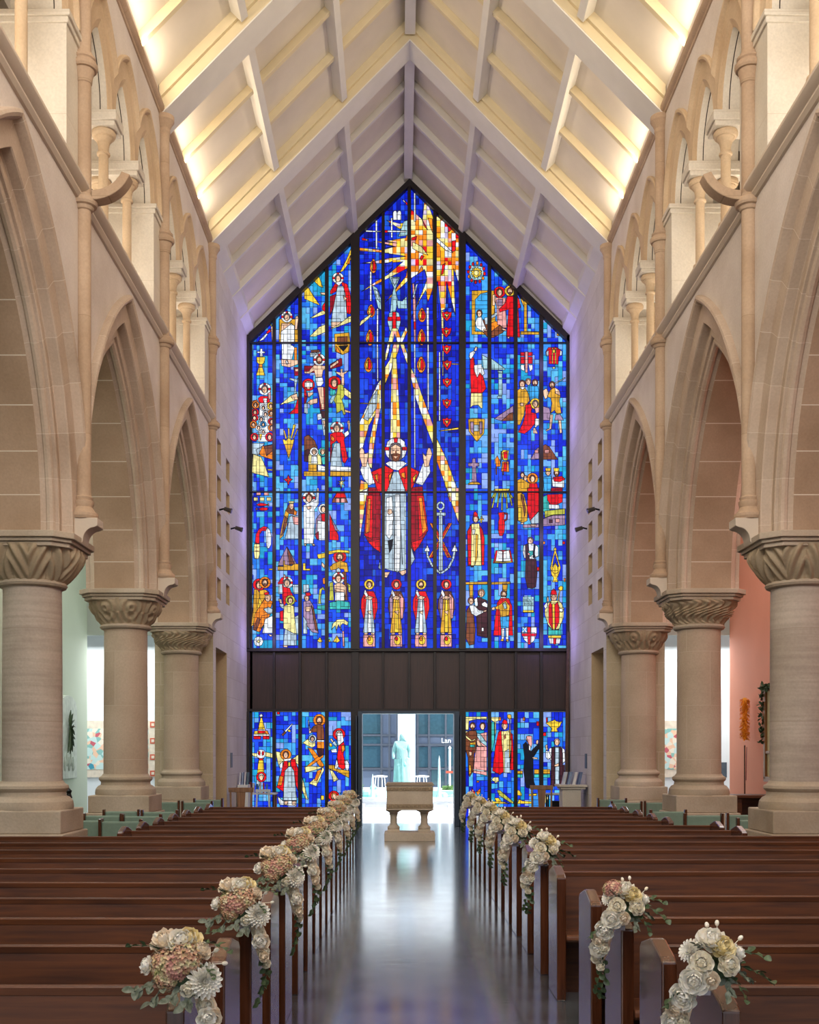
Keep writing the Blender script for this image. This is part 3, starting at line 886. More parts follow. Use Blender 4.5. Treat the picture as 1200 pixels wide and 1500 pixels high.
P|F|Y|130,497 240,497 240,640 225,640 200,610 150,615 125,635
P|F|T|235,130 290,160 290,270 250,270
F6|H2|205,185,30,y,n
P|F|T|325,165 455,262 455,275 325,272
P|F|T|385,280 435,285 435,305 388,300
P|F|T|392,305 430,305 428,520 395,520
P|F|T|383,525 425,525 425,545 383,545
P|F|c|250,355 510,350 515,362 250,362
P|F|g|105,745 160,738 262,745 255,880 190,960 180,955 110,860
P|F|m|125,770 155,770 155,890 128,860
P|F|m|210,770 240,770 240,880 215,890
P|F|W|158,800 205,800 205,860 158,860
P|F|m|355,740 535,615 535,755 420,762
P|F|n|420,762 500,690 535,680 535,760
P|F|m|105,1165 140,1165 145,1120 172,1120 175,1165 208,1165 208,1195 178,1195 185,1345 140,1345 142,1195 105,1195
P|F|g|105,1360 130,1348 200,1348 225,1365 220,1372 105,1372
P|F|o|360,1130 382,1095 410,1150 412,1195 372,1200
P|F|y|422,1060 440,1040 492,1045 480,1140 440,1140
P|F|r|440,1060 480,1050 475,1120 445,1120
P|F|o|430,1150 490,1150 495,1250 420,1245
P|F|r|445,1160 475,1160 470,1240 440,1240
P|F|n|365,1200 378,1200 378,1275 368,1275
P|F|n|432,1245 442,1245 442,1275 432,1275
P|F|n|412,1170 430,1100 420,1050 416,1050 414,1160
P|F|Y|350,1420 395,1410 500,1410 495,1430 355,1435
P|F|l|360,1435 380,1435 340,1500 325,1500
P|F|l|400,1435 415,1435 405,1500 390,1500
P|F|l|440,1435 455,1435 465,1500 450,1500
P|F|l|480,1435 495,1435 535,1500 515,1500
P|F|r|602,105 645,105 645,140 602,140
P|F|r|602,150 645,150 645,215 602,215
P|F|r|678,105 718,105 718,140 678,140
P|F|r|678,150 718,150 718,215 678,215
P|F|p|648,100 675,100 672,300 650,300
P|F|w|602,225 645,225 640,285 610,270
P|F|w|680,225 720,225 720,270 695,290
P|F|r|870,60 945,55 985,80 998,130 970,145 965,220 875,215 875,140 850,140 845,100
P|F|w|985,85 1000,95 998,135 980,140
P|F|w|850,100 872,85 872,140 852,140
P|F|y|905,60 915,60 915,215 905,215
P|F|y|935,60 945,60 945,215 935,215
P|F|y|912,80 938,80 938,110 912,110
P|F|Y|910,245 935,245 935,262 910,262
H|F|620,410,32,,n
H|F|678,390,28,,S
H|F|742,400,30,,n,,n
P|F|c|690,425 770,430 780,480 775,560 700,590 690,510
P|F|g|575,470 600,450 650,450 680,500 690,570 650,620 640,700 600,800 575,800
P|F|w|590,440 655,435 625,465
P|F|s|600,590 630,590 630,620 600,615
H|F|745,600,30,y,h
P|F|r|650,610 700,600 715,640 705,680 750,690 760,740 740,790 690,850 640,885 580,870 620,800 650,700
P|F|p|740,640 780,630 780,680 750,690
P|F|w|745,740 780,740 780,800 740,830
P|F|s|725,830 745,830 770,885 725,880
P|F|W|930,400 1030,345 1030,355 935,410
H|F|905,420,30,,n,,n
P|F|s|820,470 850,450 870,480 870,530 840,555 825,520
P|F|g|890,465 930,440 970,470 985,520 975,570 995,690 950,695 930,660 890,690 905,590 890,540 860,530
P|F|s|930,440 975,470 985,520 940,500
P|F|s|888,700 915,700 900,840 850,860 845,850 880,830
P|F|s|960,700 988,700 1000,875 980,880 975,830
P|F|m|818,620 880,640 890,690 880,755 818,755
P|F|m|940,700 985,700 1015,755 930,755
P|F|m|700,1130 755,1030 785,1010 785,1130
P|F|n|818,1000 840,985 880,1010 960,1130 818,1130
P|F|p|740,1040 775,1040 775,1070 740,1070
P|F|p|835,1040 875,1035 875,1070 835,1070
H|F|622,1280,22,,n
H|F|650,1310,22,,S
P|F|g|575,1330 610,1310 690,1360 690,1440 575,1440
H|F|718,1315,30,o,n
P|F|r|690,1360 760,1360 775,1440 680,1440
H|F|868,1255,28,,W
P|F|y|840,1212 895,1212 888,1242 848,1242
H|F|948,1260,28,,n,,n
P|F|y|918,1212 975,1212 968,1245 925,1245
P|F|c|820,1300 900,1290 905,1360 890,1435 830,1435
P|F|w|905,1320 1020,1310 1020,1400 910,1390
P|F|r|915,1300 1000,1290 1030,1320 980,1345 925,1340
P|F|R|900,1400 1005,1400 1005,1440 890,1440
G|p|100,35 140,35 140,68 100,68
G|p|170,38 212,38 212,70 170,70
G|Y|75,88 112,88 112,120 75,120
G|Y|132,88 172,88 172,120 132,120
G|Y|195,88 235,88 235,120 195,120
G|r|100,155 130,140 175,145 205,155 175,168 130,170
G|o|205,148 215,145 215,168 205,160
G|r|120,195 150,180 195,182 210,195 190,208 140,208
G|o|92,188 120,195 95,205
G|r|88,510 95,430 125,375 170,352 200,362 190,395 150,395 128,430 128,510
G|w|200,360 225,390 237,450 235,520 215,555 195,550 190,480 185,400
G|Y|80,515 130,515 132,600 120,650 85,650 78,590
G|n!|88,545 122,545 122,552 88,552
G|n!|88,575 122,575 122,582 88,582
G|n|405,130 430,128 442,190 435,240 395,235 365,210
G|Y|392,122 445,122 438,142 400,142
G|s|402,145 438,145 438,185 420,200 402,185
G|g|365,205 395,230 380,330 340,440 310,470 330,350
G|n|360,260 385,280 350,400 325,440
G|o|440,190 470,220 460,250 440,250
G|W|400,265 440,245 490,260 490,465 360,465 385,360
G|p|430,260 490,270 490,340 440,330
H|G|580,95,34,w,n,r
G|w|530,160 600,130 645,110 650,30 672,30 668,150 630,200 630,330 622,510 535,510
G|s|650,28 658,0 668,5 670,35
G|s|560,170 600,165 600,190 570,200
G|s|535,515 560,515 545,535
G|s|605,512 632,512 632,535 615,530
H|G|712,195,26,w,h
G|m|645,285 680,240 700,230 728,230 728,300 690,310 660,480 635,440
G|r|690,240 728,235 728,310 700,310
G|r|768,235 800,310 850,440 850,480 768,475
G|m|780,270 850,395 820,390
G|w|660,300 728,310 728,480 670,480 655,380
G|R|640,420 668,400 670,475 650,470
G|n|800,100 835,45 900,45 935,135 790,135
G|r|830,45 905,45 920,90 815,90
G|p|822,95 860,95 860,135 822,135
G|p|872,95 912,95 912,135 872,135
G|m|300,690 378,535 470,700 300,710
G|n|378,540 410,600 450,700 400,700
G|g|295,715 345,715 345,665 358,665 358,700 420,712 445,695 490,695 490,752 295,752
G|y|525,690 548,690 548,740 595,740 595,755 525,755
G|y|215,740 262,740 262,752 215,752
H|G|378,870,32,w,h,r
G|r|295,870 330,820 355,815 335,870 350,905 400,915 420,960 450,1010 470,1040 450,1040 400,1010 345,1090 335,960
G|s|345,820 350,790 362,795 362,820
H|G|410,1030,26,l,n
G|Y|350,1080 400,1065 440,1080 450,1200 465,1330 420,1330 345,1280
G|W|360,1290 440,1330 465,1335 465,1440 345,1445 350,1380
G|s|300,1015 330,1020 335,1060 310,1050
G|W|310,1060 350,1060 350,1110 320,1090
G|W|300,880 335,880 340,970 300,970
G|W|430,885 490,885 490,970 440,970
G|W|528,885 580,885 580,945 528,960
G|r|315,1130 345,1120 345,1220 318,1215
G|s|345,1440 385,1440 385,1460 345,1455
H|G|125,890,32,r,n
H|G|178,870,30,o,n,,n
G|g|80,930 110,930 150,990 120,1150 80,1250 52,1270 70,1100
G|g|130,940 180,930 220,960 180,1010 130,1080
G|y|110,1100 130,1000 150,1060 90,1200
G|o|90,1150 180,1010 250,1040 200,1200 130,1320 70,1300
H|G|205,1010,30,,s
G|r|170,965 210,950 215,975 180,985
G|W|165,1110 210,1090 250,1110 245,1150 200,1150
G|n|70,1290 110,1190 140,1200 100,1310
G|o|150,1170 230,1155 200,1210 140,1290
G|w|180,1200 250,1170 250,1330 155,1330
G|s|205,1340 245,1345 235,1365
H|G|560,1010,26,,S
G|r|545,960 590,955 600,985 555,990
G|m|530,1040 590,1030 620,1080 650,1250 668,1330 610,1320 530,1220
G|n|600,1070 625,1110 665,1310 640,1300
G|s|545,1090 600,1085 590,1130 550,1130
G|W|450,1180 490,1160 490,1330 465,1335
G|W|528,1170 560,1220 565,1335 528,1335
G|w|78,1405 90,1370 120,1360 150,1370 164,1405 150,1440 120,1450 90,1440
G|Y|105,1405 120,1390 138,1405 120,1420
G|c|525,885 525,890 528,890
H|G|862,635,34,r,n,,n
G|y|655,610 728,595 728,640 665,650
G|y|760,580 850,565 950,575 950,600 850,590 760,610
G|g|800,695 870,665 930,690 938,770 905,775 900,745 860,740 780,755 770,725
G|n|885,770 920,770 935,1030 910,1030 905,900
G|W|825,750 850,730 870,750 870,780 830,780
H|G|850,830,32,w,n,r
G|s|810,890 840,870 880,870 918,900 915,960 905,1030 820,1030 815,960
G|s|820,920 905,935 905,955 820,945
G|w|820,955 905,955 908,1032 818,1032
G|t|768,1050 850,1030 950,1045 960,1110 770,1110
G|t|655,1080 728,1070 728,1120 655,1110
G|l|770,870 800,860 808,1030 765,1030
G|l|930,870 960,890 960,960 940,950
G|l|665,1060 675,930 710,905 728,940 700,930 685,1000 690,1060
G|s|700,680 725,710 720,740 695,710
G|o|705,830 728,820 728,880 710,880
G|Y|785,1300 800,1240 840,1205 900,1200 940,1230 930,1260 890,1240 870,1260 880,1310 850,1250 830,1310 820,1260
G|p|885,1310 900,1310 908,1450 890,1450
G|y|800,1410 835,1350 865,1400 840,1415
G|y|655,1400 680,1365 705,1405 680,1415
G|y|760,1405 765,1380 780,1410
H2|*|65,80 75,40 150,0 130,120 100,320 75,480 65,470
H2|*|870,0 980,0 980,320 930,180 890,60
H2|R|155,70 270,70 264,590 150,490 120,430 150,300
H2|r|140,70 200,70 195,300 190,470 120,435
H2|o|150,100 175,100 165,400 130,420
H2|R|545,70 660,70 700,390 620,530 575,585 545,545
H2|r|600,70 660,70 700,390 618,455
H2|o|615,90 645,90 690,380 650,420
H2|r|150,490 262,470 264,590 200,545
H2|r|548,500 660,460 620,530 575,585
H2|W|262,660 245,730 268,748
H2|W|540,520 580,650 540,720
H2|s|300,770 355,768 322,822 300,815
H2|s|430,762 500,750 500,780 465,805
H2|W|305,50 500,50 500,745 420,770 300,740
H2|w|320,90 370,80 385,250 375,420 345,470 315,430
H2|w|400,60 440,60 450,400 440,760 395,760
H2|s|335,195 365,195 375,230 345,245 330,230
H2|k!|385,60 390,60 395,760 389,760
H2|k!|330,480 385,465 370,560 345,600
H2|W|340,490 378,480 365,550 348,575
H2|k!|440,200 446,200 470,700 462,700
H2|o|715,322 755,322 915,638 875,638
H2|o|920,322 885,322 705,638 745,638
H2|r|735,325 752,325 900,636 885,636
H2|r|905,322 890,322 722,638 738,638
AN|H
SA|H|163,y,r,w
SA|H|412,r,m,g
SA|H|637,y,r,w
SA|H|868,r,m,g
H|I|168,285,30,,h
I|r|145,260 150,225 168,215 185,240 188,265
I|R|95,710 90,400 120,340 150,320 130,500 125,710
I|r|100,700 92,400 125,335 140,500 128,700
I|r|195,330 230,380 248,460 245,705 215,705 215,500
I|Y|130,330 200,325 215,480 220,710 125,710
I|g|170,420 190,430 180,640 160,710 165,600
I|w|135,380 165,380 160,420 140,430
I|y|200,285 240,280 240,292 225,294 224,320 212,320 212,294 200,295
I|y|215,262 228,262 226,284 215,284
I|N|120,712 150,712 145,725 125,725
I|y|340,8 480,8 470,25 350,28
I|l|345,45 358,45 325,185 312,185
I|l|375,45 388,45 372,180 360,180
I|l|405,45 418,45 415,205 402,205
I|l|440,45 452,45 462,190 450,190
I|l|470,45 482,45 505,160 495,165
I|r|370,228 425,222 430,250 425,280 435,310 430,400 415,438 385,438 372,380 375,310 385,280 380,250
I|R|430,225 460,230 458,290 430,310 430,295 448,280 450,245 430,240
I|r|328,688 352,572 485,568 508,680 420,692
I|w|350,670 368,572 415,580 415,672
I|w|422,580 472,570 492,668 420,672
I|y|345,672 415,676 495,670 500,682 415,688 340,684
I|g|550,50 580,45 610,60 640,180 640,300 600,320 555,300
I|n|580,60 600,70 625,200 615,260
I|y|556,180 590,180 590,300 556,300
I|r|640,0 745,0 745,210 665,300 640,200
I|W|665,300 745,215 745,325 680,330
I|m|600,335 745,332 745,362 600,365
I|s|580,318 610,318 600,335 580,330
I|s|665,335 720,335 720,350 670,348
H|I|668,485,30,,h
I|w|605,530 640,510 700,510 740,540 742,620 700,650 660,655 610,640 598,590
I|N|620,520 650,510 660,650 720,650 730,780 718,905 690,920 640,915 620,820 625,660
I|k|700,515 715,520 705,600 715,640 690,640
I|t|648,580 690,575 690,610 660,630
I|p|640,590 665,600 660,620 640,610
I|r|728,725 748,725 748,758 728,758
I|t|785,80 825,60 850,200 800,230 785,210
I|r|820,60 965,55 960,130 900,155 850,150 825,110
I|w|835,150 930,155 935,190 840,195
I|l|800,210 985,190 985,240 880,245 800,270
I|m|785,280 880,250 985,250 985,340 785,350
I|p|900,280 935,280 935,315 900,315
I|N|840,290 870,290 870,320 840,320
I|o|785,490 802,490 802,515 785,515
I|r|962,490 985,490 985,515 962,515
I|o|975,825 988,825 988,858 975,858
I|y|880,560 895,540 908,560 902,575 945,730 925,800 910,825 920,860 870,860 882,825 860,790 850,730 888,575
I|b|895,600 920,690 930,720 870,720 882,640
I|y|880,710 895,680 915,720 925,770 890,790 865,760
I|g|75,862 275,858 275,880 75,882
I|g|312,862 485,858 485,878 312,884
I|g|105,885 145,885 142,1000 112,1000
I|g|412,885 460,885 452,960 420,960
H|I|220,965,32,,S
I|N|165,1010 200,1000 270,1030 275,1150 275,1370 180,1350 175,1180
I|w|155,1020 180,1000 190,1080 165,1090
I|w|220,1060 250,1040 275,1060 275,1095 230,1080
H|I|125,1035,30,,n
I|n|85,1120 110,1080 150,1170 165,1300 155,1430 110,1440 80,1380
I|w|108,1075 150,1070 200,1120 250,1125 240,1140 170,1175 130,1150
I|s|235,1125 270,1115 265,1130 240,1140
I|w|220,1280 240,1275 242,1310 222,1312
H|I|425,975,30,,n,,n
I|w|395,995 450,1000 440,1012 400,1010
I|r|385,1020 400,1008 470,1010 500,1080 505,1300 510,1350 470,1350 465,1150 400,1180 400,1350 330,1350 350,1150 365,1050
I|g|345,1090 400,1060 440,1030 480,1080 470,1170 395,1180 385,1110 350,1110
I|T|415,1060 440,1045 455,1100 430,1110
I|c|390,1180 475,1175 470,1280 400,1285
I|w|402,1285 430,1285 425,1400 405,1385
I|w|440,1280 470,1280 465,1415 445,1400
I|s|312,1100 340,1085 345,1110 320,1120
I|g|395,1385 425,1380 420,1402 398,1402
I|g|445,1385 468,1385 470,1400 450,1402
I|T|598,995 700,995 698,1142 600,1142
I|y|600,1120 698,1120 698,1138 600,1138
I|w|590,1270 725,1270 725,1340 700,1400 658,1432 610,1390 588,1330
I|c|590,1270 638,1270 638,1325 590,1325
I|w!|592,1272 600,1272 638,1318 630,1324
I|w!|638,1272 630,1272 590,1320 598,1325
I|r|638,1270 670,1270 668,1432 645,1430
I|r|588,1332 725,1332 720,1356 592,1356
H|I|882,1005,32,,s
I|r|850,975 860,940 882,922 905,945 910,978
I|y|925,915 945,895 968,905 965,935 940,945 930,1010 935,1060 925,1060 922,1000 935,930 925,930
I|Y|800,1100 830,1050 860,1030 920,1030 950,1050 975,1110 970,1190 930,1290 870,1300 830,1250 800,1160
I|r|835,1080 850,1040 865,1070 875,1300 835,1230
I|r|890,1070 915,1040 935,1100 930,1230 895,1300
I|y|868,1060 890,1060 892,1290 872,1290
I|w|790,1080 820,1040 828,1080 805,1110
I|s|815,1010 830,990 838,1035 820,1045
I|w|930,1100 970,1110 965,1135 935,1130
I|t|830,1260 870,1300 930,1295 945,1240 950,1350 830,1350
I|y|830,1350 950,1350 950,1372 830,1372
I|w|835,1375 945,1375 935,1425 845,1425
I|r|878,1375 905,1375 902,1430 880,1430
J|w|135,125 152,120 160,100 168,120 182,125 170,135 175,150 160,140 145,150 148,135
J|y|155,150 168,150 195,250 132,250
J|y|132,250 195,250 215,320 110,320
J|w|125,272 205,272 205,285 125,285
J|r|125,285 200,285 200,312 125,312
J|y|90,290 125,285 125,320 85,320
J|o|198,285 225,285 240,320 205,320
J|w|80,322 245,322 245,338 80,338
J|r|82,340 155,340 155,372 82,372
J|r|180,340 245,340 245,372 180,372
J|r|325,90 350,90 350,115 325,115
J|Y|50,512 120,520 120,555 80,550
J|Y|200,505 278,520 278,565 200,550
J|w|155,480 195,490 205,525 190,565 160,590 125,570 112,525 125,490
J|r|130,495 150,500 150,540 128,530
J|r|170,500 190,500 188,535 168,540
J|r|130,565 158,575 190,565 175,590 145,590
J|y|132,590 185,590 190,720 120,730
J|r|45,632 70,632 70,655 45,655
J|W|115,760 150,730 180,740 160,790 130,870 110,860
H|J|162,765,30,r,w
J|w|380,270 400,290 480,210 488,215 410,310
J|n|370,325 405,290 420,305 385,340
J|y|430,285 450,270 470,290 450,300
J|Y|315,500 370,510 400,600 380,640 340,640 320,560
J|Y|545,530 545,640 500,600 480,580
H|J|415,535,32,o,n
J|r|395,600 430,580 440,680 400,740 390,915 320,870 360,750
J|r|465,580 510,580 540,680 540,910 500,780 470,650
J|o|350,750 390,760 370,850 330,850
J|w|390,580 480,568 460,595 400,600
J|W|405,700 440,660 470,650 500,700 530,1005 385,1005
J|y|440,610 462,610 462,650 440,655
J|w|345,640 385,600 380,670 350,670
J|w|330,960 385,1010 525,1010 525,1065 350,1050
J|s|400,1015 440,1010 430,1050 400,1050
J|s|480,1015 520,1012 510,1055 480,1050
H|J|762,180,36,o,n,,n
J|n|700,240 740,220 800,230 812,300 812,380 740,380 735,300 690,300 660,310 665,285
J|w|645,178 655,178 665,285 655,290
J|s|655,285 680,285 675,312 655,310
J|w|735,382 812,382 812,400 735,400
J|o|738,400 812,400 812,470 740,465
J|Y|590,410 650,365 720,370 720,440 690,460 640,440
H|J|690,370,24,W,n
J|o|640,460 690,470 760,560 810,640 800,665 760,650 700,560
J|o|810,520 800,560 640,670 620,660 740,560
J|N|730,470 810,470 805,530 760,560
J|Y|610,660 660,650 800,660 760,680 615,720
J|Y|800,660 812,690 730,860 655,830 720,770
J|o|740,700 790,680 740,800 710,800
J|Y|588,770 610,860 645,1000 620,990 586,900
J|y|775,955 810,955 810,1000 775,1000
H|J|965,325,36,r,w
J|w|945,310 1000,310 1015,390 960,450 950,400
J|r|960,440 1015,400 1025,450 1010,530 1030,620 1050,640 1010,690 960,660 945,560
J|o|990,440 1020,430 1025,490 995,510
J|W|895,410 920,390 950,440 940,460
J|s|870,370 890,365 910,395 895,405
J|w|880,480 940,470 945,510 890,510
J|y|865,410 890,420 895,450 868,450
J|w|940,570 960,650 940,690 920,680
J|w|1020,600 1050,590 1075,640 1060,700 1035,690
J|g|858,640 920,640 920,675 1075,700 1070,775 950,710 860,680
J|Y|870,690 900,700 960,790 910,815
H|J|912,965,32,r,o
K|Y|85,140 305,140 305,168 200,165 120,190 115,280 85,280
K|Y|85,290 110,290 110,320 85,330
K|b|120,185 200,165 305,175 305,280 115,280
H|K|158,240,32,,n,,n
H|K|262,240,32,,n
K|n|85,310 130,285 190,285 215,330 200,480 175,520 165,700 130,760 115,740 110,560 85,480
K|Y|85,330 110,350 150,385 190,365 185,380 145,400 90,360
K|g|130,410 190,400 190,430 130,430
K|t|130,430 180,430 180,455 132,455
K|g|120,640 140,640 145,720 122,740
K|s|120,500 150,505 150,540 125,545
K|p|215,320 305,300 305,460 200,430
K|T|205,310 240,320 305,410 305,450 240,400 205,345
K|s|200,380 225,390 280,480 265,495 205,430
K|p|195,450 305,450 305,750 240,735 165,720 180,560
K|w|165,680 305,700 305,712 165,692
K|r|130,490 150,490 150,500 130,500
K|o|200,805 225,805 225,820 200,820
K|r|150,880 185,920 185,950 165,945 150,930
K|o|195,920 240,880 235,930 210,955
K|Y|352,145 430,145 430,180 400,190 400,300 385,380 385,200 352,175
K|t|352,200 382,190 385,400 352,520
K|o|428,145 452,145 452,180 428,180
H|K|490,240,32,,s
K|r|462,215 470,185 490,168 515,185 520,218
K|r|425,300 460,280 470,400 480,600 490,700 440,740 365,700 380,560 400,420
K|r|530,290 570,320 580,500 580,690 545,690 560,480
K|Y|455,290 530,285 560,400 550,560 540,700 480,720 475,560 460,400
K|W|490,500 540,470 545,720 490,720
K|n!|480,340 500,310 505,360 485,380
K|g|515,130 530,115 555,120 560,150 545,175 550,300 545,560 535,560 540,170 525,155
K|Y|355,790 380,765 425,765 430,810 395,825
K|l|410,900 440,900 580,1020 580,1040 550,1030 430,950
K|y|385,980 430,980 460,1020 410,1030
K|y|360,1015 480,1020 540,1040 370,1040
K|c|352,830 420,830 420,880 352,890
K|o|680,145 702,145 702,180 680,180
K|r|820,190 850,190 850,235 820,235
H|K|742,375,32,,s
K|p|715,340 770,340 775,420 765,460 735,430
K|k|680,430 710,400 735,440 760,500 820,440 840,420 850,460 800,540 780,560 790,800 810,870 740,880 710,870 685,700 695,560
K|w|735,420 760,450 755,495 740,480
K|s|815,390 835,375 840,400 830,430 815,425
K|s|775,555 830,565 830,578 780,575
K|g|622,700 675,700 675,730 622,730
K|g|795,685 848,685 848,730 795,730
K|t|622,735 675,735 675,770 622,770
K|t|795,735 848,735 848,770 795,770
K|g|888,685 960,685 960,730 888,730
K|t|888,735 960,735 960,770 888,770
K|y|620,900 640,900 665,935 665,960 620,950
K|y|740,940 820,935 820,955 740,960
K|y|620,1040 640,990 670,1010 780,1020 780,1040
K|y|950,190 990,180 1005,165 1020,185 1060,195 1085,185 1060,240 1030,265 1040,295 965,295 980,265 955,240 915,205
K|r|918,150 935,150 935,195 920,195
K|r|888,305 918,305 918,340 888,340
H|K|1030,405,32,,s
K|w|950,470 1000,450 1070,450 1110,480 1115,600 1080,640 990,640 950,560
K|N|975,465 1010,455 1010,640 1010,860 965,860 970,640
K|N|1055,450 1085,470 1090,640 1110,640 1108,850 1060,860 1060,640
K|W|1012,460 1055,460 1055,850 1012,850
K|w|915,490 950,500 970,560 940,585 915,560
K|s|910,440 930,425 940,480 920,490
K|s|1000,640 1050,620 1050,650 1010,660
K|Y|888,960 920,950 945,980 930,1030 888,1035
"""
def parse_art():
    for ln in ART.strip().splitlines():
        a = ln.split('|')
        if a[0] == 'P': a = a[1:]
        if a[0] == 'F6': 
            continue
        if a[0] == 'H' and len(a) == 3 and a[1] in TILES and ',' in a[2] and ' ' not in a[2]:
            v = a[2].split(','); x, y, r = map(float, v[:3]); v += ['']*(7-len(v))
            head(a[1], x, y, r, v[3] or None, v[4] or None, v[5] or None, v[6] or None)
        elif a[0] == 'F' and a[1] in TILES and len(a) == 3:
            x, y, rx, ry = map(float, a[2].split(','))
            if rx == 0: continue
            pts = [(x+rx*sin(t)*(1 if cos(t) < 0 else 1-.45*cos(t)), y-ry*cos(t)) for t in [2*pi*k/14 for k in range(14)]]
            put(a[1], 'o', pts)
            put(a[1], 'r', [(x+(px-x)*.55+rx*.2, y+(py-y)*.7) for px, py in pts])
            put(a[1], 'y', [(x-rx*.7, y), (x-rx*.1, y-ry*.75), (x-rx*.15, y+ry*.2), (x-rx*.3, y+ry*.7)])
        elif a[0] == 'V':
            x, y, rx, ry = map(float, a[2].split(','))
            put(a[1], 'r', [(x-rx, y-ry*.8), (x-rx*.4, y-ry*.7), (x, y-ry), (x+rx*.4, y-ry*.7), (x+rx, y-ry*.8), (x+rx*.8, y+ry*.2), (x, y+ry), (x-rx*.8, y+ry*.2)])
            put(a[1], 'w', [(x-rx*.5, y-ry*.4), (x+rx*.5, y-ry*.4), (x, y+ry*.5)])
            put(a[1], 'y', el(x, y-ry*.1, rx*.25, ry*.3, 8))
        elif a[0] == 'X':
            x, y = map(float, a[2].split(','))
            put(a[1], 'y', [(x+(60 if k % 2 else 40)*cos(pi*k/12), y+(62 if k % 2 else 42)*sin(pi*k/12)) for k in range(24)])
            put(a[1], 'Y', el(x, y, 28, 28, 12))
            for k in range(12):
                t = 2*pi*k/12+.1; put(a[1], 'o' if k % 4 == 1 else 'r', el(x+84*cos(t), y+98*sin(t), 13, 20, 8))
        elif a[0] == 'AN':
            put('H', 'W', el(815, 165, 38, 42, 18)); put('H', 'b', el(815, 165, 20, 22, 14))
            put('H', 'W', [(775, 225), (862, 225), (862, 255), (775, 255)])
            line('H', 'W', 20, [(690, 560), (694, 620), (735, 705), (800, 772), (820, 780), (885, 735), (930, 650), (946, 560)])
            put('H', 'w', [(665, 580), (717, 580), (694, 520)]); put('H', 'w', [(915, 580), (972, 580), (946, 515)])
            put('H', 'W', [(800, 250), (832, 250), (836, 760), (798, 760)]); put('H', 'w', [(806, 210), (826, 210), (826, 225), (806, 225)])
        elif a[0] == 'SA':
            x, hl, cp, rb = a[2].split(','); x = float(x)
            put('H', cp if cp == 'r' else 'n', [(x-40, 945), (x+40, 945), (x+72, 1020), (x+76, 1100), (x+50, 1205), (x-50, 1205), (x-76, 1100), (x-72, 1020)])
            if cp == 'm': put('H', 'p', [(x+25, 960), (x+66, 1010), (x+60, 1190), (x+30, 1200)]); put('H', 'm', [(x-66, 1010), (x-30, 970), (x-35, 1190), (x-58, 1190)])
            put('H', 'W' if rb == 'w' else 'g', [(x-25, 1000), (x+22, 1000), (x+35, 1150), (x+52, 1325), (x-58, 1325), (x-38, 1150)])
            put('H', 'w' if rb == 'w' else 'y', [(x-8, 1010), (x+10, 1010), (x+20, 1320), (x-18, 1320)])
            put('H', 's', [(x-45, 1010), (x-5, 985), (x+40, 1000), (x+10, 1025)]); put('H', 's', [(x-20, 1130), (x+20, 1120), (x+12, 1160)])
            put('H', 'w', [(x-50, 960), (x-38, 925), (x-10, 985), (x-28, 1000)])
            put('H', 's', [(x-45, 1325), (x-10, 1325), (x-20, 1342), (x-48, 1342)]); put('H', 's', [(x+12, 1325), (x+48, 1325), (x+48, 1342), (x+20, 1342)])
            put('H', 'p', [(x-55, 1345), (x+50, 1345), (x+52, 1452), (x-57, 1452)]); put('H', 'y', el(x+8, 1395, 30, 42, 10)); put('H', 'o' if hl == 'y' else 'r', el(x, 1380, 14, 20, 8))
            head('H', x, 885, 27, hl, 'n', None, 'n' if hl == 'y' and x > 300 else None)
        else:
            t = 'H' if a[0] == 'H2' else a[0]
            put(t, a[1], [tuple(map(float, q.split(','))) for q in a[2].split()])
parse_art()
def clip_poly(pts, a, b, c):
    """keep a*x+b*y<=c"""
    out = []
    for i in range(len(pts)):
        p, q = pts[i], pts[(i+1) % len(pts)]
        dp, dq = a*p[0]+b*p[1]-c, a*q[0]+b*q[1]-c
        if dp <= 0: out.append(p)
        if (dp < 0 < dq) or (dq < 0 < dp):
            t = dp/(dp-dq); out.append((p[0]+(q[0]-p[0])*t, p[1]+(q[1]-p[1])*t))
    return out
def rect_clip(pts, x0, x1, y0, y1):
    for a, b, c in ((-1, 0, -x0), (1, 0, x1), (0, -1, -y0), (0, 1, y1)):
        if len(pts) < 3: return []
        pts = clip_poly(pts, a, b, c)
    return pts
def gable_clip(pts):
    # y >= 274+.985*|x-600|
    for s in (1, -1):
        if len(pts) < 3: return []
        pts = clip_poly(pts, s*.985, -1, -(274-s*.985*600))
    return pts
def area(p): return abs(sum(p[i][0]*p[(i+1) % len(p)][1]-p[(i+1) % len(p)][0]*p[i][1] for i in range(len(p))))/2
BLUE_M = [lin(c) for c in ('0a1cc0', '1028d8', '0818a0', '1436e0', '1a4ae0', '0c22c8', '2060d8', '0a1488', '1030d0')]
BLUE_S = [lin(c) for c in ('1838e0', '1450e8', '2478e8', '48a8f0', '1028d0', '70b0f0', '3c90e8', '0c20b8', '8aa8f0', '20a0d0', '1840e0', '58b8e8', '1434d8', '2050f0')]
def jit(c, r, k=.16):
    f = 1+r.uniform(-k, k); return (min(1.4, c[0]*f), min(1.4, c[1]*f), min(1.4, c[2]*f), 1)
win = struct(bpy.data.objects.new('window_1', None)); COL.objects.link(win)
lowl = struct(bpy.data.objects.new('window_2', None)); COL.objects.link(lowl)
lowr = struct(bpy.data.objects.new('window_3', None)); COL.objects.link(lowr)
NAMES = ['fish, staff and a crowd of haloed heads', 'enthroned figure above a crown of spears', 'crucified figure above a seated group', 'red-cloaked figure beneath a yellow ray', 'flames and a raised hand of the great figure',
         'head and white robe of the great figure', 'red cloak and two flames', 'row of small red shields above an anchor', 'sunburst ringed by red drops', 'column, red jug and open book', 'kneeling figure in red before three men', 'red tunic and mitred bishop']
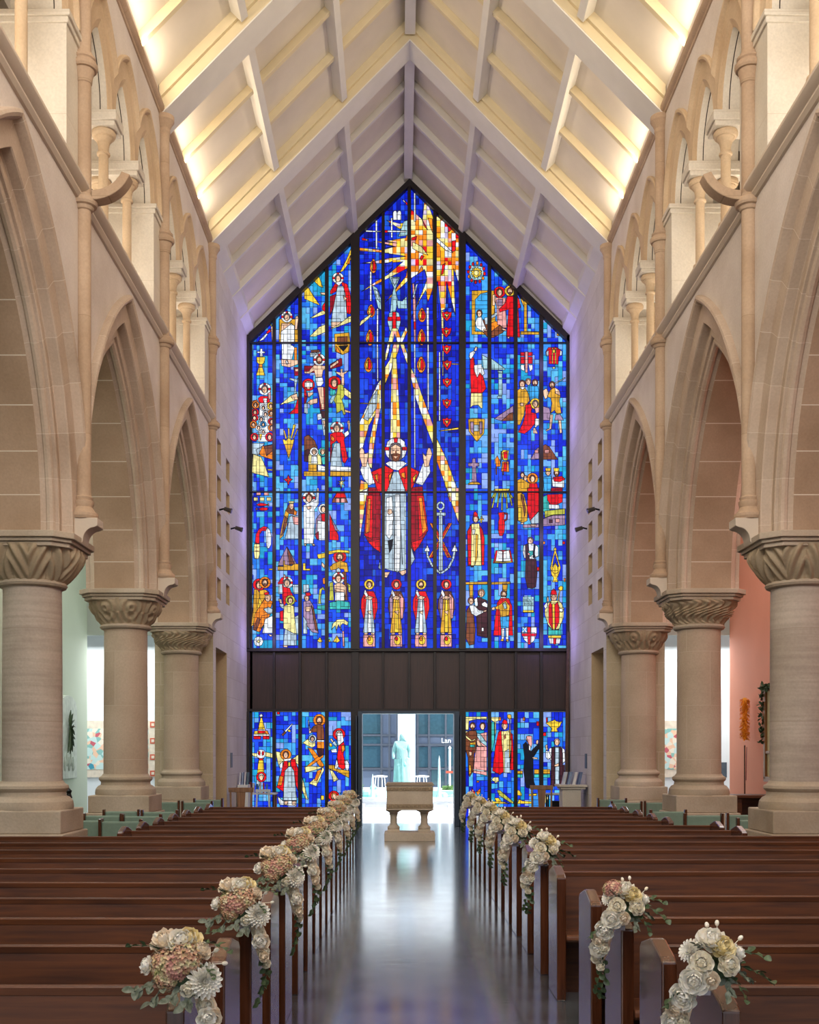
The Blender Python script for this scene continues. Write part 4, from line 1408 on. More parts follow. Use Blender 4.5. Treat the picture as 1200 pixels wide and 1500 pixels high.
def make_light(ci, y0, y1, parent, gable, label):
    rr = random.Random(100+ci+int(y0))
    x0, x1 = COLS[ci]; mid = 4 <= ci <= 7
    # lead grid of this light
    xs = [x0]
    while xs[-1] < x1-6.4: xs.append(xs[-1]+rr.uniform(4.6, 6.6))
    if x1-xs[-1] < 3: xs[-1] = x1
    else: xs.append(x1)
    ys = [y0]
    while ys[-1] < y1-10: ys.append(ys[-1]+rr.uniform(5.5, 9.8))
    if y1-ys[-1] < 4: ys[-1] = y1
    else: ys.append(y1)
    m = MB(); ld = MB()
    def addp(poly, col, lay):
        yy = YG-.001*lay
        vs = [(GX(x), yy, GZ(y)) for x, y in poly]
        m.add(vs, [tuple(range(len(vs)))], None, [col])
    pal = BLUE_M if mid else BLUE_S
    prev = {}
    shapes = []
    for key, pts in SH:
        bx0, bx1 = min(p[0] for p in pts), max(p[0] for p in pts); by0, by1 = min(p[1] for p in pts), max(p[1] for p in pts)
        if bx1 < x0 or bx0 > x1 or by1 < y0 or by0 > y1: continue
        c = rect_clip(pts, x0, x1, y0, y1)
        if gable and len(c) > 2: c = gable_clip(c)
        if len(c) > 2 and area(c) > .5: shapes.append((key, c, (min(p[0] for p in c), max(p[0] for p in c), min(p[1] for p in c), max(p[1] for p in c))))
    for j in range(len(ys)-1):
        zone = rr.random()
        for i in range(len(xs)-1):
            cell = [(xs[i], ys[j]), (xs[i+1], ys[j]), (xs[i+1], ys[j+1]), (xs[i], ys[j+1])]
            same = rr.random()
            if same < .28 and (i, j-1) in prev: col = prev[(i, j-1)]
            elif same < .42 and (i-1, j) in prev: col = prev[(i-1, j)]
            else: col = rr.choice(pal)
            prev[(i, j)] = col
            p = gable_clip(cell) if gable else cell
            if len(p) > 2 and area(p) > .2: addp(p, jit(col, rr, .12), 0)
            # leads round the cell
            for (a, b), merged in (((cell[0], cell[1]), same < .28 and j > 0), ((cell[0], cell[3]), .28 <= same < .42)):
                if merged: continue
                w = .33
                q = [(a[0]-w, a[1]), (a[0]+w, a[1]), (b[0]+w, b[1]), (b[0]-w, b[1])] if a[0] == b[0] else [(a[0], a[1]-w), (b[0], b[1]-w), (b[0], b[1]+w), (a[0], a[1]+w)]
                if gable: q = gable_clip(q)
                if len(q) > 2: ld.add([(GX(x), YG-.004-.00045*len(shapes), GZ(y)) for x, y in q], [tuple(range(len(q)))])
    for li, (key, c, bb) in enumerate(shapes):
        lay = 1+li*.45
        plainp = key.endswith('!'); key = key[0]
        if plainp:
            addp(c, PAL[key], lay+.9); continue
        # dark outline just behind the coloured piece
        cx = sum(p[0] for p in c)/len(c)
        for a in range(len(c)):
            p, q = c[a], c[(a+1) % len(c)]
            L = sqrt((q[0]-p[0])**2+(q[1]-p[1])**2)
            if L < .15: continue
            nx, ny = -(q[1]-p[1])/L*.42, (q[0]-p[0])/L*.42; ex, ey = (q[0]-p[0])/L*.3, (q[1]-p[1])/L*.3
            qd = [(p[0]+nx-ex, p[1]+ny-ey), (q[0]+nx+ex, q[1]+ny+ey), (q[0]-nx+ex, q[1]-ny+ey), (p[0]-nx-ex, p[1]-ny-ey)]
            qd = rect_clip(qd, x0, x1, y0, y1)
            if len(qd) > 2: addp(qd, (.006, .006, .012, 1), lay+.22)
        for i in range(len(xs)-1):
            if xs[i+1] < bb[0] or xs[i] > bb[1]: continue
            colc = clip_poly(clip_poly(c, -1, 0, -xs[i]), 1, 0, xs[i+1])
            if len(colc) < 3: continue
            for j in range(len(ys)-1):
                if ys[j+1] < bb[2] or ys[j] > bb[3]: continue
                pc = clip_poly(clip_poly(colc, 0, -1, -ys[j]), 0, 1, ys[j+1])
                if len(pc) < 3 or area(pc) < .08: continue
                if key == '*':
                    base = rr.choice(SUN if y0 < 520 and min(p[1] for p in pc) < 445 else BEAMC)
                else: base = PAL[key]
                addp(pc, jit(base, rr, .17), lay)
    o = m.build('glass_panel', GLASS, parent, False, recalc=False, color=True); o['label'] = label
    ld.build('lead_lines', LEAD, o, False, recalc=False)
T1, T2, YB = 503.6, 721.6, 950
for ci in range(12):
    make_light(ci, max(top_at(COLS[ci][0] if COLS[ci][0] > 600 else COLS[ci][1])-1, 270), YB, win, True, 'stained glass strip with '+NAMES[ci])
LN = {0: 'yellow tree shape and praying head', 1: 'winged angel in red cloak', 2: 'brown-robed figure with crossed beams', 3: 'kneeling figure in red', 8: 'uniformed man beside woman in pink gown', 9: 'bishop in red cope', 10: 'bearded man in black', 11: 'yellow lamp above white-robed cleric'}
for ci in LN: make_light(ci, 1043, 1208, lowl if ci < 4 else lowr, False, 'stained glass strip with '+LN[ci])
# frames
def bar(px0, px1, py0, py1, nm, par, y0=YG-.14, y1=YG+.10, mat=DARKM):
    return MB().box(GX(px0), GX(px1), y0, y1, GZ(py1), GZ(py0)).build(nm, mat, par, False, bev=.006)
edges = [(COLS[i][1], COLS[i+1][0]) for i in range(11)]
for i, (a, b) in enumerate(edges):
    big = i in (3, 7)
    ya = top_at((a+b)/2)-3
    bar(a, b, ya, 952, 'mullion', win, YG-(.20 if big else .12))
for py in (T1, T2): bar(367, 830, py-.9, py+.9, 'transom', win, YG-.10)
bar(363, 833, 950, 955, 'sill_bar', win, YG-.16)
for sx in (-1, 1):   # jambs and raking frame
    bar(*((363, 367) if sx < 0 else (829, 833)), 494, 952, 'jamb', win, YG-.16)
    a = [(GX(600), GZ(266)), (GX(600+sx*234), GZ(492)), (GX(600+sx*234), GZ(506)), (GX(600), GZ(276))]
    MB().prism(a, YG-.16, YG+.1).build('raking_frame', DARKM, win, False)
    MB().box(min(GX(600+sx*230), sx*3.9), max(GX(600+sx*230), sx*3.9), YG-.02, YG+.1, 0, GZ(490)).build('side_strip', DARKM, win, False)
# dark panelled band
tr = struct(MB().box(GX(364), GX(833), YG-.02, YG+.10, GZ(1041), GZ(953)).build('trim_1', PANELW, None, False))
for a, b in edges: bar(a+.8, b-.8, 954, 1041, 'batten', tr, YG-.10)
bar(363, 833, 1038.5, 1042.5, 'rail', tr, YG-.13)
for a, b in ((361.5, 367), (829, 834.5)): bar(a, b, 954, 1041, 'end_batten', tr, YG-.12, mat=PANELW)
for par, cs, x0, x1 in ((lowl, (0, 1, 2, 3), 363, 527), (lowr, (8, 9, 10, 11), 672, 833)):
    for i in cs[:-1]: bar(COLS[i][1], COLS[i+1][0], 1042, 1208, 'mullion', par, YG-.12)
    bar(x0, COLS[cs[0]][0], 1042, 1209, 'jamb', par, YG-.18); bar(COLS[cs[-1]][1], x1, 1042, 1209, 'jamb', par, YG-.18)
dr = struct(bpy.data.objects.new('door_1', None)); COL.objects.link(dr)
for a, b in ((525.5, 531.5), (664, 671.5)): bar(a, b, 1043, 1208, 'door_post', dr, YG-.55, YG+.02, STEEL)
bar(526, 671, 1042, 1046, 'door_head', dr, YG-.3, YG+.02, STEEL)
for a in (523.2, 672.2): bar(a, a+1.2, 1050, 1208, 'door_leaf', dr, YG-.9, YG-.2, STEEL)
# writing in the glass
def text(s, size, loc, mat, parent=None, name='lettering', rz=0, ext=.002):
    cu = bpy.data.curves.new(name, 'FONT'); cu.body = s; cu.size = size; cu.align_x = 'CENTER'; cu.align_y = 'CENTER'; cu.extrude = ext
    q = bpy.data.objects.new('tmp', cu); COL.objects.link(q); bpy.context.view_layer.update()
    me = bpy.data.meshes.new_from_object(q.evaluated_get(bpy.context.evaluated_depsgraph_get())); bpy.data.objects.remove(q)
    me.materials.clear(); me.materials.append(mat)
    o = bpy.data.objects.new(name, me); COL.objects.link(o); o.location = loc; o.rotation_euler = (pi/2, 0, rz)
    if parent: o.parent = parent
    return o
yl = YG-.27
ink = plain('black_ink', '10121a', .6)
for s, px, py, sz in (('INRI', 461.8, 519.2, .105), ('HOLY', 774, 879.8, .098), ('BIBLE', 774, 885.6, .092)):
    k = (YG-.26)/YG
    text(s, sz, (GX(px), YG-.09, GZ(py)), ink, win)
# ------------------------------------------------------------------ pews (they face the altar, so we see their fronts)
ENDP = [(0, 0), (0, .865), (.035, .885), (.20, .93), (.24, .93), (.42, .885), (.45, .86), (.45, 0)]
def make_pew(x0, x1, label):
    """x0..x1 along the row; local y=0 is the front edge of the ends, y=.45 the back"""
    t = thing('pew', label, 'pew', (0, 0, 0), 0, 'oak pews in rows on both sides of the aisle')
    a, b = min(x0, x1), max(x0, x1)
    for x in (a, b-.065):
        MB().prism(ENDP, x, x+.065, 'x').build('pew_end', PEWE, t, False, bev=.008)
    ia, ib = a+.065, b-.065
    m = MB().prism([(.36, .42), (.39, .42), (.435, .835), (.405, .835)], ia, ib, 'x'); m.build('backrest', PEW, t, False, bev=.004)
    m = MB().prism([(.402, .834), (.438, .834), (.440, .862), (.435, .868), (.405, .868), (.400, .862)], ia, ib, 'x'); m.build('top_rail', PEW, t, False)
    m = MB().prism([(-.01, .415), (-.025, .43), (-.02, .455), (.0, .465), (.38, .445), (.38, .41)], ia, ib, 'x'); m.build('seat', PEW, t, False, bev=.006)
    m = MB().box(ia, ib, .30, .325, .0, .41); m.build('plinth_board', PEW, t, False)
    m = MB().box(ia, ib, .46, .49, .66, .69); m.box(ia, ib, .47, .55, .55, .565); m.box(ia, ib, .545, .555, .55, .62)
    for k in range(3):
        xx = ia+(ib-ia)*(k+.5)/3; m.box(xx-.012, xx+.012, .43, .55, .53, .68)
    m.build('book_ledge', PEW, t, False)
    return t
AX = .92
LB = [4.32, 5.22, 6.07, 6.90, 7.72, 8.62, 9.48, 10.28, 11.1, 11.92, 12.78, 13.66, 14.54, 15.45, 16.4, 17.35, 18.3]
RB = [4.32, 5.22, 6.10, 7.00, 8.42, 9.36, 10.28, 11.2, 11.98, 12.85, 13.72, 14.62, 15.5, 16.42, 17.4, 18.35]
RBASE = {}
ORD = 'first second third fourth fifth sixth seventh eighth ninth tenth eleventh twelfth thirteenth fourteenth fifteenth sixteenth seventeenth'.split()
PEWPOS = []
for sx, sd, rows in ((-1, 'left', LB), (1, 'right', RB)):
    cache = {}
    for i, yb in enumerate(rows):
        L = 4.7 if 9.9 < yb < 12.2 else (3.62 if yb < 9.9 or (sx > 0 and yb < 14) else (3.27 if sx < 0 else 3.24))
        L = L if not (sx < 0 and 12.2 < yb) else 3.27
        fl_ = (i % 2 == 0) if sx < 0 else (i in (0, 2, 5, 7, 9, 11, 13, 15))
        lab = '%s oak pew from the viewer on the %s of the aisle%s' % (ORD[i], sd, ', flowers on its end' if fl_ else '')
        yf = yb-.45
        if L in cache: o = dup(cache[L], (0, yf, 0), 0, lab)
        else:
            o = make_pew(sx*AX, sx*L, lab); o.location = (0, yf, 0); cache[L] = o
        if fl_: PEWPOS.append((sx, sd, yf, i))

# ------------------------------------------------------------------ flowers
def petal_mat(name, c1, c2, rough=.6):
    nt = NT(name); g = nt.n('ShaderNodeNewGeometry')
    nz = nt.n('ShaderNodeTexNoise', i_Scale=60.0, i_Detail=2.0); nt.l(g.outputs['Position'], nz.inputs['Vector'])
    r = ramp(nt, nz.outputs[0], [(.3, lin(c1)), (.7, lin(c2))]); nt.l(r.outputs[0], nt.b.inputs['Base Color'])
    nt.b.inputs['Roughness'].default_value = rough; nt.b.inputs['Subsurface Weight'].default_value = .15
    nt.b.inputs['Subsurface Radius'].default_value = (.02, .015, .01)
    return nt.m
CREAM = petal_mat('cream_petal', 'f4e8cc', 'fffaec'); YEL = petal_mat('butter_petal', 'f1dc9a', 'f9ebc0'); WHT = petal_mat('white_petal', 'faf2e0', 'fffcf4')
BLUSH = petal_mat('blush_petal', 'f4e0c4', 'faeeda'); 
def hyd(name, cs):
    nt = NT(name); g = nt.n('ShaderNodeNewGeometry'); nz = nt.n('ShaderNodeTexNoise', i_Scale=26.0, i_Detail=2.0); nt.l(g.outputs['Position'], nz.inputs['Vector'])
    r = ramp(nt, nz.outputs[0], [(.30+.10*i, lin(c)) for i, c in enumerate(cs)]); nt.l(r.outputs[0], nt.b.inputs['Base Color']); nt.b.inputs['Roughness'].default_value = .7
    return nt.m
HYD = hyd('dusty_pink_floret', ['8c925c', 'ccb48c', 'c89484', 'b07468', 'dcbc9c']); HYG = hyd('green_gold_floret', ['a8a464', 'd8c8a0', 'c08c74', 'b8a070', 'e0d4b4'])
LEAFM = petal_mat('dark_green_leaf', '26381f', '4e6440', .5); SAGE = petal_mat('sage_leaf', '48523e', '7c8272', .7); RIB = petal_mat('sheer_white_ribbon', 'b9b6c4', 'e0dde6')
def petal(mb, M, L, W, curl, cup=.25, n=5, m=4, ruffle=0, rr=None):
    """curved petal: root at the origin, growing along +x, bending towards +z"""
    vs = []
    for i in range(n+1):
        u = i/n; a = curl*u
        x = L*(sin(a)/curl if abs(curl) > .01 else u); z = L*((1-cos(a))/curl if abs(curl) > .01 else 0)
        w = W*(.28+.72*sin(min(1, u*1.15)*pi*.62)**1.0)*(1 if u < .85 else .78)
        for j in range(m+1):
            v = j/m*2-1
            vs.append(M @ Vector((x-abs(v)**2*L*.10*u, v*w, z+cup*W*v*v+(ruffle*(rr.random()-.5)*u if rr else 0))))
    mb.add(vs, [(i*(m+1)+j, i*(m+1)+j+1, (i+1)*(m+1)+j+1, (i+1)*(m+1)+j) for i in range(n) for j in range(m)])
def rot(az, el_): return Matrix.Rotation(az, 4, 'Z') @ Matrix.Rotation(-el_, 4, 'Y')
def rose_mesh(r=.05, seed=1):
    """full garden rose facing +z: cupped outer petals round a packed, ruffled heart"""
    rr = random.Random(seed); mb = MB()
    mb.ellipsoid((0, 0, r*.28), (r*.42, r*.42, r*.34), 12, 6)
    for n, el_, L, W, curl, z in [(7, .02, 1.0, .50, .55, 0), (7, .30, .98, .48, .75, .03), (6, .62, .92, .44, .9, .05), (7, .92, .82, .36, 1.0, .08), (7, 1.12, .72, .28, 1.1, .12), (6, 1.25, .64, .22, 1.2, .18), (5, 1.35, .56, .17, 1.25, .24), (4, 1.42, .5, .12, 1.3, .3)]:
        ph = rr.random()*6
        for k in range(n):
            a = ph+2*pi*k/n+rr.uniform(-.12, .12)
            Mx = Matrix.Translation((0, 0, z*r)) @ rot(a, el_+rr.uniform(-.1, .1)) @ Matrix.Translation((r*.05, 0, 0))
            petal(mb, Mx, L*r*rr.uniform(.9, 1.05), W*r*rr.uniform(.85, 1.1), curl, .5, 5, 4, ruffle=r*.11, rr=rr)
    return mb
def dahlia_mesh(r=.06, seed=2):
    rr = random.Random(seed); mb = MB()
    for ring in range(7):
        n = 18-ring
        for k in range(n):
            a = 2*pi*(k+.5*(ring % 2))/n+rr.uniform(-.05, .05)
            petal(mb, rot(a, -.1+ring*.24), r*(1-.10*ring), r*.12, .5, .5, 4, 2)
    return mb
def floret_ball(r=.07, n=120, seed=3, squash=.8, fr=.19):
    rr = random.Random(seed); mb = MB()
    for k in range(n):
        z = 1-1.25*(k+.5)/n; a = k*2.39996; q = sqrt(max(0, 1-z*z))
        d = Vector((q*cos(a), q*sin(a), z)); c = d*r*(1+rr.uniform(-.14, .08)); c.z *= squash
        R3 = d.to_track_quat('Z', 'Y').to_matrix().to_4x4()
        base = Matrix.Translation(c) @ R3 @ Matrix.Rotation(rr.random()*pi, 4, 'Z')
        for j in range(4): petal(mb, base @ rot(j*pi/2, .15), r*fr, r*fr*.45, .5, .2, 2, 2)
    return mb
def leaf_mesh(L=.06, W=.02):
    mb = MB(); n = 6; vs = []
    for i in range(n+1):
        u = i/n; w = W*sin(pi*min(.98, u*.9+.05))**.8; z = .25*L*u*u*-1
        vs += [Vector((L*u, -w, z+w*.35)), Vector((L*u, 0, z)), Vector((L*u, w, z+w*.35))]
    mb.add(vs, [(i*3+j, i*3+j+1, (i+1)*3+j+1, (i+1)*3+j) for i in range(n) for j in range(2)])
    return mb
def sprig_mesh(L=.18, n=9, seed=5, droop=.6, lw=.018, ll=.042):
    rr = random.Random(seed); mb = MB(); pts = []
    for i in range(12):
        u = i/11; pts.append(Vector((L*u, .02*sin(u*5), -droop*L*u*u)))
    mb.tube(pts, .0016, 5)
    for k in range(n):
        u = (k+1)/n; i = min(10, int(u*11)); p = pts[i]
        side = 1 if k % 2 else -1
        lm = leaf_mesh(ll*rr.uniform(.8, 1.15), lw)
        Mx = Matrix.Translation(p) @ Matrix.Rotation(side*rr.uniform(.5, 1.1), 4, 'Z') @ Matrix.Rotation(rr.uniform(-.5, .5), 4, 'X') @ Matrix.Rotation(rr.uniform(-.3, .5), 4, 'Y')
        lm.xf(Mx); mb.add(lm.v, lm.f)
    return mb
def bud_mesh(r=.010):
    mb = MB().ellipsoid((0, 0, r*1.3), (r, r, r*1.4), 10, 7)
    mb.tube([(0, 0, -.05), (0, 0, 0)], .0018, 5); return mb
PROT = {}
def proto(key, mb, mat):
    o = mb.build(key, mat, None, True, 1.2, recalc=False); PROT[key] = o.data; bpy.data.objects.remove(o)
proto('rose', rose_mesh(), CREAM); proto('dahlia', dahlia_mesh(), WHT); proto('hydrangea', floret_ball(), HYD)
proto('green_hydrangea', floret_ball(seed=9), HYG); proto('ranunculus', rose_mesh(.05, 6), YEL); proto('peony', rose_mesh(.062, 11), WHT); proto('blush_bloom', rose_mesh(.05, 17), BLUSH)
proto('leaf_sprig', sprig_mesh(), LEAFM); proto('sage_sprig', sprig_mesh(.10, 9, 8, .3, .015, .045), SAGE); proto('trailing_leaves', sprig_mesh(.24, 13, 12, .15, .017, .036), LEAFM); proto('bud', bud_mesh(), CREAM)
def setp(t, key, loc, d, s=1.0, spin=0, name=None):
    o = bpy.data.objects.new(name or key, PROT[key]); COL.objects.link(o); o.parent = t
    q = Vector(d).normalized().to_track_quat('Z', 'Y') if key not in ('leaf_sprig', 'sage_sprig', 'trailing_leaves') else Vector(d).normalized().to_track_quat('X', 'Z')
    o.rotation_mode = 'QUATERNION'; o.rotation_quaternion = q @ Matrix.Rotation(spin, 3, 'Z' if key not in ('leaf_sprig', 'sage_sprig', 'trailing_leaves') else 'X').to_quaternion()
    o.location = loc; o.scale = (s, s, s)
    return o
def bouquet(sx, kind, seed):
    """sx=-1: left of the aisle. Local origin: top of the pew end, front corner; +x*(-sx) is towards the aisle."""
    rr = random.Random(seed); t = thing('pew_bouquet', 'x', 'bouquet', (0, 0, 0))
    ai = -sx   # towards the aisle
    # moss foam holder so the blooms have a body, wrapped by a ribbon
    MB().ellipsoid((-ai*.03, -.05, .06), (.10, .07, .07), 14, 8).build('foliage_pad', LEAFM, t)
    m = MB(); m.tube([(0, -.012, -.01), (0, -.025, .04), (-ai*.02, -.03, .06)], .02, 8); m.build('stem_wrap', BLACK, t)
    rb = MB()
    for z0 in (.0, -.035):
        rb.add([(-.036, -.012, z0), (.040, -.012, z0), (.040, .25, z0-.02), (.040, .25, z0-.05), (.040, -.012, z0-.03), (-.036, -.012, z0-.03)], [(0, 1, 4, 5), (1, 2, 3, 4)])
    r_ = rb; r_.v = [(ai*x, y, z) for x, y, z in r_.v]; r_.build('ribbon', RIB, t, False)
    V = Vector
    if kind == 'L':      # pink-green hydrangea dome with cream blooms
        setp(t, 'hydrangea', V((-ai*.05, -.10, .115)), (-.1*ai, -1, .35), 1.0)
        setp(t, 'green_hydrangea', V((ai*.0, -.085, .15)), (.2*ai, -.8, .7), 1.1); setp(t, 'green_hydrangea', V((-ai*.10, -.08, .12)), (-.8*ai, -.8, .3), .9)
        setp(t, 'blush_bloom', V((-ai*.09, -.03, .195)), (-.3*ai, -.6, 1), 1.45)
        setp(t, 'ranunculus', V((-ai*.00, -.03, .205)), (.1*ai, -.7, 1), 1.4)
        setp(t, 'blush_bloom', V((ai*.055, -.06, .165)), (.5*ai, -.5, .8), 1.1)
        setp(t, 'peony', V((-ai*.155, -.07, .11)), (-1*ai, -.6, .3), .75)
        setp(t, 'dahlia', V((ai*.085, -.10, .05)), (.45*ai, -1, .15), 1.45); setp(t, 'peony', V((-ai*.02, -.05, .20)), (0, -.8, .8), 1.2); setp(t, 'green_hydrangea', V((-ai*.08, -.11, .06)), (-.4*ai, -1, -.1), .75); setp(t, 'rose', V((ai*.02, -.12, .02)), (.1*ai, -1, -.2), .8)
        setp(t, 'dahlia', V((ai*.10, -.04, .06)), (1*ai, -.4, .3), 1.1)
        trail = [('rose', (.075, -.06, -.06), 1.0), ('blush_bloom', (.10, -.05, -.12), 1.1), ('peony', (.085, -.09, -.11), .8), ('rose', (.11, -.04, -.19), .9), ('blush_bloom', (.115, -.07, -.21), .75), ('rose', (.125, -.03, -.26), .7)]
        sp = [('sage_sprig', (-.12, -.09, .06), (-1, -.5, -.4), 1.2), ('sage_sprig', (-.08, -.10, .04), (-.7, -.8, -.6), 1.1), ('sage_sprig', (.02, -.10, .03), (.2, -1, -.8), 1.1), ('sage_sprig', (-.03, -.10, .04), (0, -1, -.5), 1.0),
              ('leaf_sprig', (-.10, -.05, .16), (-.9, -.1, .9), .8), ('leaf_sprig', (.04, -.05, .2), (.9, -.1, .35), .85), ('leaf_sprig', (.03, -.0, .2), (.5, .2, .8), .6), ('leaf_sprig', (.05, -.10, .12), (.9, -.4, .1), .6)]
        bd = [((-.13, -.05, .23), (-.5, 0, 1)), ((.16, -.06, .12), (1, -.2, .1)), ((.12, -.04, .17), (.8, 0, .4))]
        td = [(.11, -.05, -.24, 1.15), (.13, -.02, -.20, 1.0)]
    else:                # cream and butter roses
        setp(t, 'peony', V((-ai*.02, -.07, .17)), (.0, -.6, .9), 1.25)
        setp(t, 'ranunculus', V((-ai*.055, -.09, .155)), (-.2*ai, -.9, .6), 1.3)
        setp(t, 'rose', V((-ai*.075, -.12, .095)), (-.3*ai, -1, .2), 1.15)
        setp(t, 'rose', V((ai*.035, -.12, .10)), (.2*ai, -1, .25), 1.15)
        setp(t, 'dahlia', V((ai*.07, -.08, .145)), (.7*ai, -.6, .5), 1.0)
        if kind == 'RH': setp(t, 'hydrangea', V((ai*.05, -.07, .20)), (.3*ai, -.4, 1), .85)
        setp(t, 'peony', V((ai*.06, -.12, .03)), (.4*ai, -1, 0), 1.15)
        setp(t, 'blush_bloom', V((ai*.0, -.13, .03)), (0, -1, -.1), .9)
        setp(t, 'peony', V((-ai*.13, -.06, .13)), (-1*ai, -.5, .3), .7)
        setp(t, 'green_hydrangea', V((-ai*.0, -.03, .10)), (0, -.5, 1), .9)
        trail = [('peony', (.095, -.09, -.05), 1.1), ('blush_bloom', (.12, -.07, -.11), 1.15), ('peony', (.13, -.05, -.17), 1.0), ('rose', (.105, -.09, -.16), .8), ('rose', (.14, -.03, -.23), .85), ('rose', (.12, -.05, -.28), .65)]
        sp = [('leaf_sprig', (-.08, -.08, .09), (-1, -.3, .15), 1.1), ('leaf_sprig', (-.08, -.06, .12), (-1, -.1, .55), .95), ('leaf_sprig', (-.07, -.10, .05), (-.9, -.6, -.3), .8), ('sage_sprig', (-.10, -.10, .07), (-1, -.6, -.2), 1.0), ('sage_sprig', (-.06, -.11, .03), (-.5, -1, -.7), .9),
              ('leaf_sprig', (.09, -.07, .0), (.9, -.4, -.3), .75), ('sage_sprig', (.03, -.10, .15), (.4, -.6, .9), .6)]
        bd = [((-.06, -.03, .25), (0, 0, 1)), ((-.15, -.05, .19), (-.7, 0, .7)), ((-.02, -.02, .24), (.2, 0, 1))]
        td = [(.135, -.04, -.19, 1.1), (.11, -.05, -.22, 1.1)]
    for key, p, s in trail:
        setp(t, key, V((ai*p[0], p[1], p[2])), (ai*.6, -.8, -.05), s, rr.random()*6)
    for key, p, d, s in sp: setp(t, key, V((ai*p[0], p[1], p[2])), (ai*d[0], d[1], d[2]), s, rr.uniform(-.4, .4))
    for p, d in bd: setp(t, 'bud', V((ai*p[0], p[1], p[2])), (ai*d[0], d[1], d[2]), 1.0)
    for x, y, z, s in td: setp(t, 'trailing_leaves', V((ai*x, y, z)), (ai*.06, -.05, -1), s)
    # white gauze behind the trail
    g = MB(); g.tube([(ai*.06, -.05, .02), (ai*.09, -.04, -.08), (ai*.11, -.03, -.2), (ai*.12, -.02, -.27)], [.035, .045, .035, .01], 8); g.build('petal_cascade', BLUSH, t)
    return t
src = {}
cnt = {-1: 0, 1: 0}
for sx, sd, yf, i in PEWPOS:
    k = cnt[sx]; cnt[sx] += 1
    kind = 'L' if sx < 0 else ('RH' if k == 1 else 'R')
    lab = {-1: 'pink hydrangea bouquet with cream trail, %s flowered pew end on the left', 1: 'cream rose bouquet with leafy trail, %s flowered pew end on the right'}[sx] % ORD[k]
    if kind == 'RH': lab = 'cream rose bouquet with a pink hydrangea, second flowered pew end on the right'
    loc = (sx*(AX+.03)-sx*((.045 if sx < 0 else .10) if k == 0 else (0 if sx < 0 else .04)), yf+.005, .915+((.03 if sx < 0 else .055) if k == 0 else 0))
    rz = (0 if k < 2 else random.Random(k).uniform(-.25, .25))
    if kind in src: t = dup(src[kind], loc, rz, lab)
    else: t = bouquet(sx, kind, 3+k); t.location = loc; t['label'] = lab; src[kind] = t
    t['group'] = 'wedding flowers tied to the pew ends'
    s = .76 if k < 1 else (.80 if k == 1 else .88); t.scale = (s, s, s)

# ------------------------------------------------------------------ font
t = thing('baptismal_font', 'carved stone font on two baluster legs in the aisle before the open door', 'font', (0.0, 22.6, 0))
fx = .5
m = MB(); m.box(-.50, .50, -.35, .35, 0, .16); m.box(-.48, .48, -.33, .33, .159, .17); m.build('plinth', FONTM, t, False, bev=.012)
for x in (-.32, .29):
    m = MB(); m.box(x-.12, x+.12, -.13, .13, .17, .22)
    m.lathe([(.115, .22), (.125, .25), (.11, .28), (.08, .30), (.068, .34), (.066, .44), (.075, .50), (.09, .53), (.075, .54), (.10, .56), (.135, .585)], (x, 0, 0), 24); m.box(x-.15, x+.15, -.15, .15, .585, .61)
    m.build('leg', FONTM, t, angle=.7, bev=.004)
m = MB(); m.box(-.47, .47, -.33, .33, .61, .64); m.box(-.455, .455, -.315, .315, .639, 1.09); m.build('basin', FONTM, t, False, bev=.012)
m = MB()
for z0, z1 in ((.645, .73), (.99, 1.06)):
    m.box(-.462, .462, -.322, .322, z0, z1)
    for k in range(22):
        a = k % 2; m.ellipsoid((-.43+k*.041, -.325, (z0+z1)/2+(.012 if a else -.012)), (.02, .012, .028), 8, 5)
m.build('carved_band', CARV, t, bev=.003)
m = MB(); m.box(-.48, .48, -.34, .34, 1.09, 1.115); m.box(-.46, .46, -.32, .32, 1.114, 1.15); m.build('rim', PLIN, t, False, bev=.01)

# ------------------------------------------------------------------ furniture by the glass wall
CHW = wood('tan_chair_wood', '7b5536', 'a67c54', axis=2, rough=.4, coat=.2)
def slat_chair(label, loc, rz):
    t = thing('splat_chair', label, 'chair', loc, rz)
    for x in (-.2, .2):
        MB().prism([(x-.022, 0), (x+.022, 0), (x*1.12+.02, .95), (x*1.12-.02, .95)], .18, .22).build('rear_leg', CHW, t, False, bev=.004)
        MB().box(x-.02, x+.02, -.2, -.16, 0, .45).build('front_leg', CHW, t, False, bev=.004)
    MB().box(-.23, .23, -.22, .2, .45, .485).build('seat', CHW, t, False, bev=.008)
    MB().prism([(-.07, .48), (.07, .48), (.095, .92), (-.095, .92)], .19, .21).build('splat', CHW, t, False, bev=.004)
    MB().prism([(-.26, .90), (.26, .90), (.27, 1.0), (-.27, 1.0)], .18, .22).build('top_rail', CHW, t, False, bev=.008)
    return t
def W(px, y): return (px-587)*y/F+CX
slat_chair('tan wooden chair with broad splat below the yellow tree panel, left', (W(354, 23.9), 23.9, 0), .2)
slat_chair('tan wooden chair with broad splat below the lamp panel, right', (W(794, 25.6), 25.6, 0), -.1)
def table(label, loc, w, d, h, mat, top, cat='table'):
    t = thing('side_table', label, cat, loc)
    MB().box(-w/2, w/2, -d/2, d/2, h-.035, h).build('table_top', top, t, False, bev=.006)
    for x in (-w/2+.04, w/2-.04):
        for y in (-d/2+.04, d/2-.04): MB().tube([(x, y, 0), (x, y, h-.035)], .018, 8).build('leg', mat, t)
    return t
LT = table('small table of brochures beside the left chair at the glass wall', (W(381, 26.5), 26.55, 0), .78, .5, .80, CHW, WHITEW)
RT = table('slender black table with pale top beside the right glass wall', (3.5, 26.4, 0), .6, .45, .80, BLACK, WHITEW)
